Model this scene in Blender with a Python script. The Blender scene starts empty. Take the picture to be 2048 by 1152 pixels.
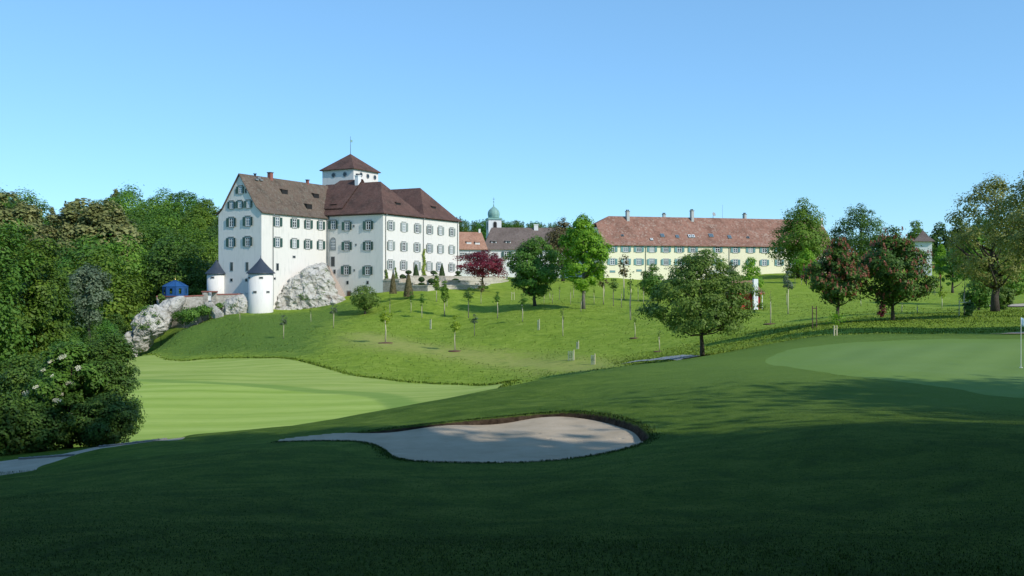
import bpy, math, random
import numpy as np
from mathutils import Vector, Matrix, noise as mnoise

# ------------------------------------------------------------------ camera, sky, sun, exposure
SC = bpy.context.scene
COL = SC.collection
F_PX = 1850.0
SUN_EL = math.radians(36.0)
SUN_H = Vector((0.765, -0.645, 0.0)).normalized()      # horizontal direction towards the sun

cam_d = bpy.data.cameras.new("camera"); cam = bpy.data.objects.new("camera", cam_d); COL.objects.link(cam)
cam_d.sensor_width = 36.0; cam_d.lens = 36.0 * F_PX / 2048.0
cam_d.clip_start = 0.1; cam_d.clip_end = 6000.0
cam.location = (0, 0, 0); cam.rotation_euler = (math.radians(90), 0, 0)
cam_d.shift_y = -16.0 / 2048.0                          # horizon a little above the middle of the frame
SC.camera = cam

world = bpy.data.worlds.new("World"); SC.world = world; world.use_nodes = True
wn = world.node_tree.nodes; wl = world.node_tree.links
for n in list(wn): wn.remove(n)
sky = wn.new("ShaderNodeTexSky"); sky.sky_type = 'NISHITA'; sky.sun_disc = False
sky.sun_elevation = SUN_EL; sky.sun_rotation = math.atan2(SUN_H.x, SUN_H.y)
sky.altitude = 600; sky.air_density = 1.0; sky.dust_density = 0.0; sky.ozone_density = 6.0
bg = wn.new("ShaderNodeBackground"); bg.inputs["Strength"].default_value = 0.15
wo = wn.new("ShaderNodeOutputWorld")
# the photograph's film response: a softer sky gradient and a cooler white balance, the same over the whole sky
gm = wn.new('ShaderNodeGamma'); gm.inputs['Gamma'].default_value = 0.6; wl.new(sky.outputs[0], gm.inputs['Color'])
tn = wn.new('ShaderNodeVectorMath'); tn.operation = 'MULTIPLY'; tn.inputs[1].default_value = (1.03, 1.53, 1.84)
wl.new(gm.outputs[0], tn.inputs[0]); wl.new(tn.outputs[0], bg.inputs["Color"]); wl.new(bg.outputs[0], wo.inputs["Surface"])

sun_d = bpy.data.lights.new("sun", 'SUN'); sun = bpy.data.objects.new("sun", sun_d); COL.objects.link(sun)
sun_d.energy = 2.9; sun_d.angle = math.radians(0.53); sun_d.color = (1.0, 0.955, 0.87)
S_DIR = Vector((SUN_H.x * math.cos(SUN_EL), SUN_H.y * math.cos(SUN_EL), math.sin(SUN_EL)))
sun.rotation_euler = S_DIR.to_track_quat('Z', 'Y').to_euler(); sun.location = S_DIR * 300

SC.view_settings.view_transform = 'Standard'; SC.view_settings.look = 'None'
SC.view_settings.exposure = 0.42; SC.view_settings.gamma = 1.0
SC.render.engine = 'CYCLES'
SC.cycles.max_bounces = 6; SC.cycles.diffuse_bounces = 3; SC.cycles.transparent_max_bounces = 6
SC.cycles.use_denoising = True
try: SC.cycles.denoiser = 'OPENIMAGEDENOISE'
except Exception: pass

# ------------------------------------------------------------------ helpers
def px_at(x, y, Y):
    return Vector(((x - 1024.0) / F_PX * Y, Y, (560.0 - y) / F_PX * Y))
def px_dir(x, y):
    return Vector(((x - 1024.0) / F_PX, 1.0, (560.0 - y) / F_PX))

def tag(o, label=None, cat=None, group=None, kind=None):
    if label: o['label'] = label
    if cat: o['category'] = cat
    if group: o['group'] = group
    if kind: o['kind'] = kind
    return o
def empty(name, loc=(0, 0, 0), rz=0.0):
    o = bpy.data.objects.new(name, None); COL.objects.link(o)
    o.location = loc; o.rotation_euler = (0, 0, rz); o.empty_display_size = 0.3
    return o
def link_mesh(name, me, mat=None, parent=None, loc=(0, 0, 0), rz=0.0):
    o = bpy.data.objects.new(name, me); COL.objects.link(o)
    if mat is not None and len(me.materials) == 0: me.materials.append(mat)
    o.parent = parent; o.location = loc; o.rotation_euler = (0, 0, rz)
    return o
def copy_tree(o, parent=None):
    c = o.copy(); COL.objects.link(c); c.parent = parent
    for ch in o.children: copy_tree(ch, c)
    return c

class MB:
    def __init__(s): s.v = []; s.f = []
    def add(s, vs, fs):
        b = len(s.v); s.v += [tuple(p) for p in vs]; s.f += [tuple(i + b for i in f) for f in fs]; return s
    def box(s, x0, x1, y0, y1, z0, z1):
        return s.add([(x0,y0,z0),(x1,y0,z0),(x1,y1,z0),(x0,y1,z0),(x0,y0,z1),(x1,y0,z1),(x1,y1,z1),(x0,y1,z1)],
                     [(0,3,2,1),(4,5,6,7),(0,1,5,4),(1,2,6,5),(2,3,7,6),(3,0,4,7)])
    def tube(s, pts, radii, n=8, cap=True):
        pts = [Vector(p) for p in pts]; base = len(s.v); up = Vector((0.12, 0.07, 1)).normalized()
        for i, p in enumerate(pts):
            d = (pts[min(i + 1, len(pts) - 1)] - pts[max(i - 1, 0)]).normalized()
            a = d.cross(Vector((1, 0, 0)) if abs(d.x) < 0.8 else Vector((0, 1, 0))).normalized(); b = d.cross(a)
            for k in range(n):
                an = 2 * math.pi * k / n
                s.v.append(tuple(p + (a * math.cos(an) + b * math.sin(an)) * radii[i]))
        for i in range(len(pts) - 1):
            for k in range(n):
                s.f.append((base + i*n + k, base + i*n + (k+1) % n, base + (i+1)*n + (k+1) % n, base + (i+1)*n + k))
        if cap:
            s.f.append(tuple(base + (len(pts)-1)*n + k for k in range(n)))
            s.f.append(tuple(base + k for k in reversed(range(n))))
        return s
    def lathe(s, prof, n=24, c=(0, 0), cap=True):
        base = len(s.v)
        for r, z in prof:
            for k in range(n):
                an = 2 * math.pi * k / n
                s.v.append((c[0] + r * math.cos(an), c[1] + r * math.sin(an), z))
        for i in range(len(prof) - 1):
            for k in range(n):
                s.f.append((base + i*n + k, base + i*n + (k+1) % n, base + (i+1)*n + (k+1) % n, base + (i+1)*n + k))
        if cap:
            s.f.append(tuple(base + (len(prof)-1)*n + k for k in range(n)))
            s.f.append(tuple(base + k for k in reversed(range(n))))
        return s
    def mesh(s, name, smooth=False):
        me = bpy.data.meshes.new(name); me.from_pydata(s.v, [], s.f); me.update()
        if smooth: me.polygons.foreach_set('use_smooth', [True] * len(me.polygons))
        return me
    def build(s, name, mat, parent=None, loc=(0, 0, 0), rz=0.0, smooth=False):
        return link_mesh(name, s.mesh(name, smooth), mat, parent, loc, rz)

def np_mesh(name, verts, faces, smooth=False):
    """verts Nx3, faces MxK (K constant) - fast mesh creation"""
    me = bpy.data.meshes.new(name); n = len(verts); m, k = faces.shape
    me.vertices.add(n); me.vertices.foreach_set('co', np.asarray(verts, np.float32).ravel())
    me.loops.add(m * k); me.loops.foreach_set('vertex_index', faces.astype(np.int32).ravel())
    me.polygons.add(m); me.polygons.foreach_set('loop_start', np.arange(0, m * k, k, dtype=np.int32))
    if smooth: me.polygons.foreach_set('use_smooth', np.ones(m, bool))
    me.update(calc_edges=True); me.validate()
    return me
def face_attr(me, name, vals):
    a = me.attributes.new(name, 'FLOAT', 'FACE'); a.data.foreach_set('value', np.asarray(vals, np.float32))
def vert_attr(me, name, vals):
    a = me.attributes.new(name, 'FLOAT', 'POINT'); a.data.foreach_set('value', np.asarray(vals, np.float32))

# ------------------------------------------------------------------ materials
class NT:
    def __init__(s, name, rough=0.8, spec=0.3):
        s.m = bpy.data.materials.new(name); s.m.use_nodes = True
        s.n = s.m.node_tree.nodes; s.l = s.m.node_tree.links
        s.p = s.n["Principled BSDF"]; s.p.inputs["Roughness"].default_value = rough
        s.p.inputs["Specular IOR Level"].default_value = spec
        s._tc = None
    def tc(s):
        if s._tc is None: s._tc = s.n.new("ShaderNodeTexCoord")
        return s._tc.outputs["Object"]
    def mapping(s, scale=(1,1,1), rot=(0,0,0)):
        m = s.n.new("ShaderNodeMapping"); s.l.new(s.tc(), m.inputs[0])
        m.inputs["Scale"].default_value = scale; m.inputs["Rotation"].default_value = rot; return m.outputs[0]
    def noise(s, scale, detail=4, rough=0.55, vec=None, dist=0.0):
        t = s.n.new("ShaderNodeTexNoise"); t.inputs["Scale"].default_value = scale
        t.inputs["Detail"].default_value = detail; t.inputs["Roughness"].default_value = rough
        t.inputs["Distortion"].default_value = dist
        s.l.new(vec if vec is not None else s.tc(), t.inputs["Vector"]); return t.outputs["Fac"]
    def voronoi(s, scale, vec=None, out="Distance", feature='F1'):
        t = s.n.new("ShaderNodeTexVoronoi"); t.feature = feature; t.inputs["Scale"].default_value = scale
        s.l.new(vec if vec is not None else s.tc(), t.inputs["Vector"]); return t.outputs[out]
    def wave(s, scale, vec=None, dist=0.0, dscale=1.0, direction='X', detail=2):
        t = s.n.new("ShaderNodeTexWave"); t.bands_direction = direction; t.inputs["Scale"].default_value = scale
        t.inputs["Distortion"].default_value = dist; t.inputs["Detail Scale"].default_value = dscale
        t.inputs["Detail"].default_value = detail
        s.l.new(vec if vec is not None else s.tc(), t.inputs["Vector"]); return t.outputs["Fac"]
    def attr(s, name):
        t = s.n.new("ShaderNodeAttribute"); t.attribute_name = name; return t.outputs["Fac"]
    def objrand(s): return s.n.new("ShaderNodeObjectInfo").outputs["Random"]
    def ramp(s, fac, stops):
        r = s.n.new("ShaderNodeValToRGB"); e = r.color_ramp.elements
        while len(e) < len(stops): e.new(0.5)
        for i, (p, c) in enumerate(stops):
            e[i].position = p; e[i].color = (c[0], c[1], c[2], 1) if isinstance(c, (tuple, list)) else (c, c, c, 1)
        s.l.new(fac, r.inputs[0]); return r.outputs[0]
    def mix(s, fac, a, b, mode='MIX'):
        m = s.n.new("ShaderNodeMix"); m.data_type = 'RGBA'; m.blend_type = mode
        for sock, val in ((m.inputs[0], fac), (m.inputs[6], a), (m.inputs[7], b)):
            if isinstance(val, (int, float)): sock.default_value = val
            elif isinstance(val, tuple): sock.default_value = (*val, 1)
            else: s.l.new(val, sock)
        return m.outputs[2]
    def math(s, op, a, b=0.0, clamp=False):
        m = s.n.new("ShaderNodeMath"); m.operation = op; m.use_clamp = clamp
        for sock, val in ((m.inputs[0], a), (m.inputs[1], b)):
            if isinstance(val, (int, float)): sock.default_value = val
            else: s.l.new(val, sock)
        return m.outputs[0]
    def smooth(s, v, lo, hi):
        r = s.n.new("ShaderNodeMapRange"); r.interpolation_type = 'SMOOTHSTEP'
        s.l.new(v, r.inputs[0]); r.inputs[1].default_value = lo; r.inputs[2].default_value = hi
        return r.outputs[0]
    def bump(s, h, strength=0.3, dist=0.05):
        b = s.n.new("ShaderNodeBump"); b.inputs["Strength"].default_value = strength; b.inputs["Distance"].default_value = dist
        s.l.new(h, b.inputs["Height"]); s.l.new(b.outputs[0], s.p.inputs["Normal"]); return s
    def color(s, c):
        if isinstance(c, tuple): s.p.inputs["Base Color"].default_value = (*c, 1)
        else: s.l.new(c, s.p.inputs["Base Color"])
        return s

def plain(name, c, rough=0.7, metal=0.0, var=0.15, scale=3.0):
    t = NT(name, rough); n = t.noise(scale, 3)
    t.color(t.mix(n, tuple(x * (1 - var) for x in c), tuple(min(1, x * (1 + var)) for x in c)))
    t.p.inputs["Metallic"].default_value = metal
    return t.m
def stucco(name, c, stain=(0.5, 0.5, 0.45), amt=0.5):
    t = NT(name, 0.9, 0.15)
    n1 = t.noise(0.22, 5, 0.6); n2 = t.noise(1.0, 6, 0.65, t.mapping((2.2, 2.2, 0.35)))
    k = t.math('MULTIPLY', t.smooth(n2, 0.48, 0.78), amt)
    col = t.mix(n1, tuple(x * 0.95 for x in c), tuple(min(1, x * 1.03) for x in c))
    t.color(t.mix(k, col, stain)); t.bump(t.noise(9, 4), 0.12, 0.03)
    return t.m
def rooftile(name, dark, mid, pale, speck=0.35, lichen=(0.25, 0.26, 0.2), lich=0.3, sscale=1.6):
    t = NT(name, 0.85, 0.2)
    n = t.noise(0.35, 6, 0.62); col = t.ramp(n, [(0.3, dark), (0.52, mid), (0.72, tuple(x * 1.12 for x in mid))])
    streak = t.noise(0.8, 4, 0.6, t.mapping((1.5, 1.5, 0.25)))
    col = t.mix(t.math('MULTIPLY', t.smooth(streak, 0.5, 0.8), lich), col, lichen)
    v = t.voronoi(sscale * 2.2, t.mapping((1.0, 1.0, 1.0)), "Color")
    sp = t.n.new("ShaderNodeSeparateColor"); t.l.new(v, sp.inputs[0])
    patch = t.smooth(t.noise(0.3, 4, 0.6), 0.3, 0.62)
    col = t.mix(t.math('MULTIPLY', t.math('MULTIPLY', t.smooth(sp.outputs[0], 0.62, 0.95), patch), speck), col, pale)
    col = t.mix(t.math('MULTIPLY', t.smooth(sp.outputs[1], 0.6, 0.95), 0.35), col, tuple(x * 0.6 for x in dark))
    t.color(col)
    t.bump(t.math('ADD', t.wave(2.6, t.tc(), 0.6, 3.0, 'Z', 1), t.math('MULTIPLY', sp.outputs[2], 0.8)), 0.5, 0.05)
    return t.m
def leafmat(name, a, b, c=None, trans=0.35, objvar=0.0):
    t = NT(name, 0.55, 0.25); r = t.attr('rnd')
    col = t.ramp(r, [(0.0, a), (0.6, b), (1.0, c or b)])
    if objvar:
        o = t.objrand(); h = t.n.new("ShaderNodeHueSaturation")
        t.l.new(t.math('ADD', t.math('MULTIPLY', o, 0.05 * objvar), 0.5 - 0.025 * objvar), h.inputs["Hue"])
        t.l.new(t.math('ADD', t.math('MULTIPLY', o, 0.5 * objvar), 1 - 0.25 * objvar), h.inputs["Value"])
        t.l.new(col, h.inputs["Color"]); col = h.outputs[0]
    t.color(col)
    tr = t.n.new("ShaderNodeBsdfTranslucent"); t.l.new(t.mix(1.0, col, (1.25, 1.35, 0.7), 'MULTIPLY'), tr.inputs[0])
    mx = t.n.new("ShaderNodeMixShader"); mx.inputs[0].default_value = trans
    t.l.new(t.p.outputs[0], mx.inputs[1]); t.l.new(tr.outputs[0], mx.inputs[2])
    t.l.new(mx.outputs[0], t.n["Material Output"].inputs["Surface"])
    return t.m
def barkmat(name, a, b):
    t = NT(name, 0.95, 0.1); n = t.noise(3.0, 5, 0.65, t.mapping((4, 4, 0.8)))
    t.color(t.ramp(n, [(0.3, a), (0.7, b)])); t.bump(n, 0.6, 0.05); return t.m
def glassmat(name, c=(0.02, 0.03, 0.035)):
    t = NT(name, 0.06, 0.5); t.color(c); return t.m

M = {}
M['wall'] = stucco('castle_stucco', (0.76, 0.72, 0.66))
M['wall2'] = stucco('chapel_stucco', (0.74, 0.74, 0.72))
M['cream'] = stucco('cream_stucco', (0.84, 0.78, 0.56), (0.68, 0.62, 0.46), 0.2)
M['roof_l'] = rooftile('roof_weathered', (0.095, 0.07, 0.052), (0.15, 0.108, 0.08), (0.25, 0.235, 0.19), 0.4, (0.165, 0.17, 0.125), 0.75)
M['roof_r'] = rooftile('roof_brown_red', (0.07, 0.042, 0.034), (0.125, 0.068, 0.053), (0.21, 0.135, 0.11), 0.3, (0.12, 0.10, 0.075), 0.5)
M['roof_y'] = rooftile('roof_mottled_red', (0.19, 0.095, 0.066), (0.30, 0.155, 0.11), (0.44, 0.34, 0.27), 0.55, (0.27, 0.20, 0.15), 0.5, 1.2)
M['roof_o'] = rooftile('roof_orange', (0.30, 0.15, 0.095), (0.41, 0.22, 0.145), (0.5, 0.33, 0.24), 0.4, (0.4, 0.25, 0.17), 0.2)
M['roof_g'] = rooftile('roof_grey_brown', (0.12, 0.09, 0.075), (0.17, 0.13, 0.11), (0.26, 0.22, 0.19), 0.3, (0.2, 0.17, 0.13), 0.4)
M['slate'] = plain('slate_blue', (0.04, 0.052, 0.072), 0.5, 0, 0.25, 2.0)
M['stone_trim'] = plain('grey_stone_trim', (0.33, 0.335, 0.32), 0.85)
M['stone_trim_pale_lit'] = plain('pale_sunlit_stone_trim', (0.46, 0.46, 0.44), 0.85)  # window surrounds: sunlit tone put into the colour; chimneys: plain pale stone
M['white'] = plain('white_paint', (0.8, 0.8, 0.78), 0.5, 0, 0.04)
M['glass'] = glassmat('window_glass')
M['glass_b'] = glassmat('window_glass_pale', (0.10, 0.14, 0.17))
M['curtain'] = plain('pane_with_curtain', (0.34, 0.36, 0.36), 0.25, 0, .3, 1.5)
M['shut_d'] = plain('shutter_dark_green', (0.035, 0.085, 0.07), 0.6)
M['shut_lit'] = plain('shutter_green_sunlit', (0.27, 0.305, 0.28), 0.6)  # sunlight put into the colour: pale copy of the dark green wing shutters
M['shut_t'] = plain('shutter_teal', (0.16, 0.31, 0.31), 0.6)
M['pipe'] = plain('zinc_pipe', (0.25, 0.27, 0.27), 0.5, 0.3)
M['eave'] = plain('eave_board', (0.10, 0.085, 0.075), 0.8)
M['brick'] = plain('brick_coping', (0.28, 0.11, 0.085), 0.85, 0, 0.35, 2.5)
M['dark'] = plain('dark_opening', (0.02, 0.02, 0.02), 0.9)
M['copper'] = plain('green_copper', (0.22, 0.38, 0.33), 0.55, 0.0, 0.3, 1.2)
M['blue'] = plain('blue_metal', (0.018, 0.08, 0.22), 0.45, 0.0, 0.15)
M['gold'] = plain('gilt', (0.7, 0.5, 0.15), 0.35, 0.8)
M['red_wood'] = plain('red_boards', (0.42, 0.05, 0.03), 0.7, 0, 0.2, 2)
M['iron'] = plain('dark_iron', (0.05, 0.05, 0.05), 0.5, 0.5)
M['stake'] = plain('pale_stake_wood', (0.60, 0.54, 0.36), 0.85)
M['post'] = plain('dark_post_wood', (0.12, 0.08, 0.055), 0.9)
M['mulch'] = plain('bark_mulch', (0.13, 0.065, 0.04), 0.95, 0, 0.4, 8)
M['bark'] = barkmat('bark_brown', (0.045, 0.035, 0.028), (0.12, 0.10, 0.08))
M['bark_g'] = barkmat('bark_grey', (0.10, 0.09, 0.075), (0.24, 0.21, 0.17))
M['mesh_guard'] = plain('pale_plastic_mesh', (0.45, 0.5, 0.42), 0.6)

def stone_mat(name, a, b, c, crack=0.6, scale=0.55):
    t = NT(name, 0.92, 0.15)
    n = t.noise(scale, 8, 0.65); col = t.ramp(n, [(0.28, a), (0.45, b), (0.72, c)])
    st = t.noise(1.3, 6, 0.7, t.mapping((1.2, 1.2, 0.35)), 0.6)
    col = t.mix(t.math('MULTIPLY', t.smooth(st, 0.52, 0.72), 0.45), col, tuple(x * 0.45 for x in a))
    br = t.noise(0.3, 4, 0.6); col = t.mix(t.math('MULTIPLY', t.smooth(br, 0.58, 0.72), 0.5), col, (0.24, 0.17, 0.11))
    ck = t.voronoi(0.55, t.mapping((1, 1, .7), (.3, .5, .2)), 'Distance', 'DISTANCE_TO_EDGE'); wv = t.noise(1.5, 5, .7)
    col = t.mix(t.math('MULTIPLY', t.smooth(t.math('ADD', ck, t.math('MULTIPLY', t.math('SUBTRACT', wv, .5), .25)), .04, -.02), .5), col, (0.12, 0.11, 0.09))
    t.color(col); h = t.math('ADD', t.noise(2.2, 9, 0.7), t.math('MULTIPLY', t.voronoi(0.9, None, "Distance", 'DISTANCE_TO_EDGE'), -crack))
    t.bump(h, 0.7, 0.25); return t.m
M['rock'] = stone_mat('limestone', (0.30, 0.28, 0.245), (0.48, 0.455, 0.405), (0.62, 0.595, 0.535), 0.6, 0.5)
def masonry_mat(name, a, b, mortar):
    t = NT(name, 0.92, 0.1)
    v = t.voronoi(2.2, t.mapping((1, 1, 1.7)), "Color"); sp = t.n.new("ShaderNodeSeparateColor"); t.l.new(v, sp.inputs[0])
    d = t.voronoi(2.2, t.mapping((1, 1, 1.7)), "Distance", 'DISTANCE_TO_EDGE')
    col = t.mix(sp.outputs[0], a, b); col = t.mix(t.smooth(d, 0.10, 0.02), col, mortar)
    col = t.mix(t.math('MULTIPLY', t.smooth(t.noise(0.5, 6, 0.65), 0.5, 0.75), 0.55), col, tuple(x * 0.4 for x in a))
    t.color(col); t.bump(t.smooth(d, 0.0, 0.12), 0.6, 0.06); return t.m
M['masonry'] = masonry_mat('rubble_masonry', (0.34, 0.31, 0.26), (0.52, 0.49, 0.43), (0.42, 0.39, 0.34))
M['terr_shaded'] = masonry_mat('terrace_stone_shaded', (0.30, 0.27, 0.22), (0.45, 0.40, 0.33), (0.36, 0.33, 0.28))  # shade of the terrace end walls put into a darker stone colour
M['terr'] = masonry_mat('pale_terrace_stone', (0.50, 0.45, 0.36), (0.64, 0.58, 0.48), (0.5, 0.46, 0.39))

# ------------------------------------------------------------------ terrain heights (control points: pixel x, pixel y, metres away)
CP = """0 1152 5.6|1024 1152 5.3|2048 1152 5.0|0 1040 9.4|512 1040 9.5|1024 1040 9.6|1536 1040 9|2048 1040 8.3
0 948 22|150 930 22|300 905 25|370 878 29|560 864 29.5|700 846 30.5|850 819 33|1000 777 40|1120 753 45|1250 733 49|1400 715 55|1530 691 58|1640 673 60|1800 669 57|2048 672 52
800 927 18.6|1000 926 18.8|1200 914 19.3|1300 884 21.3|1240 848 25|1100 825 28|940 832 28.3|800 850 27.5|655 865 27|560 877 26|600 886 24|700 898 22|770 918 19.7
500 930 17.5|300 960 16|1400 905 17|1600 850 20|1600 785 28|1800 800 25|2048 830 22|1800 730 38|2040 735 37|1500 765 31|1400 765 35|1260 792 32|1150 793 35|1370 845 24|1500 722 46|1700 692 50|1850 900 14|1600 950 13|1000 980 13|600 990 13
260 870 50|560 858 50|800 832 54|900 812 60|250 800 72|600 800 72|800 790 74|960 780 76|250 760 95|600 750 98|250 716 135|400 718 125|560 716 118|640 733 108|750 752 97|870 765 90|980 770 84|100 740 118
1100 748 84|1200 737 80|1300 722 80|1400 703 78|1500 684 78|1600 670 72|1640 655 80|1800 641 85|2048 636 80|1720 668 66|1900 667 64|1500 700 66
770 686 125|910 702 118|1050 720 108|1140 719 100|1186 727 96|1000 680 125|1130 671 124|1270 677 112|1320 703 98|1430 665 105|1541 650 110
1044 643 142|950 671 135|870 660 150|665 655 150|567 678 140|730 628 172|400 690 150|350 660 162|440 632 174|521 627 175|620 640 165|600 618 183|690 601 189|480 660 152
1070 612 160|1165 620 150|870 590 178|770 592 185|1000 592 192|950 603 178|1250 612 160|1450 625 130|1505 617 148|1300 584 198|1215 555 230|1545 549 236|1650 547 240|1600 562 212|1900 600 165|1720 606 160|1900 562 225|1700 632 105|2000 621 100|1850 625 105|840 620 165""".replace("\n", "|").split("|")
cps = []
for c in CP:
    x, y, d = map(float, c.split()); p = px_at(x, y, d); cps.append((p.x, p.y, p.z))
cps += [(0, 0, -1.62), (12, 2, -1.7), (25, -5, -1.8), (-12, 3, -2.2), (-25, 10, -3.6), (-24, 22, -5.2), (-30, 30, -6.0), (-40, 45, -8.5), (30, 12, -2.6), (45, 25, -3.0),
        (0, -30, -1.5), (40, -35, -2), (-45, -30, -3), (70, 60, -3), (90, 100, -2.5), (60, -20, -2), (90, 20, -2.5),
        (-75, 120, -12.5), (-62, 165, -13), (-75, 190, -12), (-60, 205, -4), (-110, 180, -10), (-100, 240, -4), (-140, 230, -2), (-120, 300, 8), (-90, 330, 12), (-160, 320, 10), (-60, 280, 3), (-110, 90, -11), (-70, 75, -10.5), (-140, 140, -10),
        (-30, 215, 0), (0, 225, 0), (10, 250, 1), (-30, 260, 1), (30, 260, 1.5), (60, 280, 2), (100, 300, 4), (130, 230, 0), (110, 160, -2), (20, 330, 8), (-20, 400, 16), (60, 420, 14), (120, 420, 10), (200, 300, 5), (200, 150, 0), (200, 450, 14), (-200, 450, 22), (-80, 450, 22), (-220, 250, 5), (-220, 120, -5), (-180, 40, -8), (200, 0, -2), (-150, -40, -6), (200, -60, -3)]
cps = np.array(cps)
def _tps(P, Q):
    d2 = ((P[:, None, :] - Q[None, :, :]) ** 2).sum(-1) + 1e-9
    return 0.5 * d2 * np.log(d2)
def warp(X, Y):
    # compress far distances so that the near field is not swamped
    R = np.sqrt(X * X + Y * Y) + 1e-6; g = np.log1p(R / 25.0) * 25.0
    return np.stack([X / R * g, Y / R * g], -1)
_W = warp(cps[:, 0], cps[:, 1]); _n = len(_W)
_A = np.zeros((_n + 3, _n + 3)); _A[:_n, :_n] = _tps(_W, _W) + np.eye(_n) * 0.6
_A[:_n, _n] = 1; _A[:_n, _n + 1:] = _W; _A[_n, :_n] = 1; _A[_n + 1:, :_n] = _W.T
_C = np.linalg.solve(_A, np.concatenate([cps[:, 2], np.zeros(3)]))
def H0(X, Y):
    X = np.clip(np.asarray(X, float), -240, 240); Y = np.clip(np.asarray(Y, float), -70, 470)
    shp = X.shape; W = warp(X.ravel(), Y.ravel()); out = np.empty(len(W))
    for i in range(0, len(W), 20000):
        w = W[i:i + 20000]; out[i:i + 20000] = _tps(w, _W) @ _C[:_n] + _C[_n] + w @ _C[_n + 1:]
    return out.reshape(shp)
def hz(x, y): return float(H0(np.array([x]), np.array([y]))[0])
def ground_hit(x, y, dmin=4.0, dmax=520.0):
    d = px_dir(x, y); t = np.exp(np.linspace(math.log(dmin), math.log(dmax), 1600))
    g = d.z * t - H0(d.x * t, t); k = np.where(g < 0)[0]
    if len(k) == 0: return Vector((d.x * dmax, dmax, hz(d.x * dmax, dmax)))
    i = k[0]
    if i > 0:
        a = g[i - 1] / (g[i - 1] - g[i]); tt = t[i - 1] + a * (t[i] - t[i - 1])
    else: tt = t[0]
    return Vector((d.x * tt, tt, hz(d.x * tt, tt)))

def smooth_poly(pts, n=8, closed=True):
    pts = [Vector((p[0], p[1])) for p in pts]; out = []; N = len(pts)
    for i in range(N if closed else N - 1):
        if closed: a, b, c, d = pts[i - 1], pts[i], pts[(i + 1) % N], pts[(i + 2) % N]
        else: a, b, c, d = pts[max(i - 1, 0)], pts[i], pts[i + 1], pts[min(i + 2, N - 1)]
        for k in range(n):
            t = k / n
            out.append(0.5 * ((2 * b) + (-a + c) * t + (2*a - 5*b + 4*c - d) * t*t + (-a + 3*b - 3*c + d) * t**3))
    if not closed: out.append(pts[-1])
    return np.array([(p.x, p.y) for p in out])
def sdf(poly, X, Y):
    """signed distance, negative inside"""
    X = np.asarray(X, float); shp = X.shape; P = np.stack([X.ravel(), np.asarray(Y, float).ravel()], -1)
    best = np.full(len(P), 1e9); inside = np.zeros(len(P), bool); N = len(poly)
    for i in range(N):
        a = poly[i]; b = poly[(i + 1) % N]; e = b - a; w = P - a
        t = np.clip((w @ e) / (e @ e + 1e-12), 0, 1); d = w - t[:, None] * e
        best = np.minimum(best, (d * d).sum(-1))
        c = ((a[1] > P[:, 1]) != (b[1] > P[:, 1]))
        xi = a[0] + (P[:, 1] - a[1]) / ((b[1] - a[1]) if b[1] != a[1] else 1e-9) * e[0]
        inside ^= c & (P[:, 0] < xi)
    s = np.sqrt(best); s[inside] *= -1
    return s.reshape(shp)
def hits(lst): return [tuple(ground_hit(x, y)[:2]) for x, y in lst]

fair_poly = smooth_poly(hits([(150, 716), (250, 714), (330, 719), (420, 718), (500, 716), (560, 716), (600, 723), (640, 735), (700, 750), (800, 763), (900, 768), (985, 771)])
                        + [(-0.5, 82), (-2, 70), (-5, 57), (-11, 47), (-22, 43), (-36, 46), (-50, 62), (-62, 90), (-66, 118)], 6)
fair_in = smooth_poly(hits([(200, 765), (330, 765), (450, 769), (600, 782), (750, 798), (860, 808)]) + [(-6, 56), (-14, 49), (-26, 46), (-38, 52), (-44, 68)], 6)
green_poly = smooth_poly(hits([(1530, 722), (1556, 706), (1640, 691), (1800, 681), (1950, 678), (2048, 678)]) + [(34, 49), (34, 30), (24, 25)] + hits([(2048, 795), (1900, 772), (1720, 752), (1590, 738)]), 6)
bunker_poly = smooth_poly([(-6.35, 25.5), (-5.2, 26.0), (-3.2, 26.7), (-1.2, 27.5), (0.6, 28.1), (1.8, 28.0), (2.8, 26.6), (3.3, 24.6), (3.3, 22.2), (2.5, 20.3), (1.2, 19.5), (-0.5, 19.2), (-1.9, 19.2), (-2.55, 20.2), (-3.1, 22.2), (-3.9, 23.9), (-5.2, 24.75)], 6)
path_poly = smooth_poly([(-40, 21), (-30, 23.4), (-22, 24.6)] + hits([(0, 920), (60, 914), (150, 904), (240, 886), (272, 871), (370, 870), (374, 876), (310, 883), (200, 901), (100, 924), (0, 946)]) + [(-20, 21), (-30, 19.5), (-40, 17)], 4)

def sand_z(X, Y): return -4.36 + 0.018 * (X + 4) + 0.004 * (Y - 22) + 0.045 * np.maximum(0, X)
def lower(H, X, Y):
    """the ground under the separate sheets is scooped out so that each sheet shows alone"""
    out = H.copy()
    for poly in (fair_poly, green_poly, path_poly):
        m = sdf(poly, X, Y); out -= np.clip(-m * 0.2, 0, 0.25)
    m = sdf(bunker_poly, X, Y); k = np.clip(-m / 0.3, 0, 1); k = k * k * (3 - 2 * k)
    return out * (1 - k) + (sand_z(X, Y) - 0.5) * k
def axis(segs):
    out = []
    for a, b, st in segs: out += list(np.arange(a, b - st * 0.5, st))
    out.append(segs[-1][1]); return np.array(out)
def und(X, Y):
    """small undulations of the ground"""
    R = np.sqrt(X * X + Y * Y); a = np.clip((R - 20) / 80, 0.15, 1)
    return a * 0.10 * (np.sin(X * 0.31 + 1.3 * np.sin(Y * 0.17)) * np.cos(Y * 0.23 + X * 0.11)) + 0.05 * np.sin(X * 0.55 + 1.7 * np.sin(Y * 0.21)) * np.sin(Y * 0.47 + X * 0.2) * (R < 60) + 0.025 * np.sin(X * 1.1 + Y * 0.7) * np.sin(Y * 0.9 - X * 0.4)
_H0raw = H0
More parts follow.
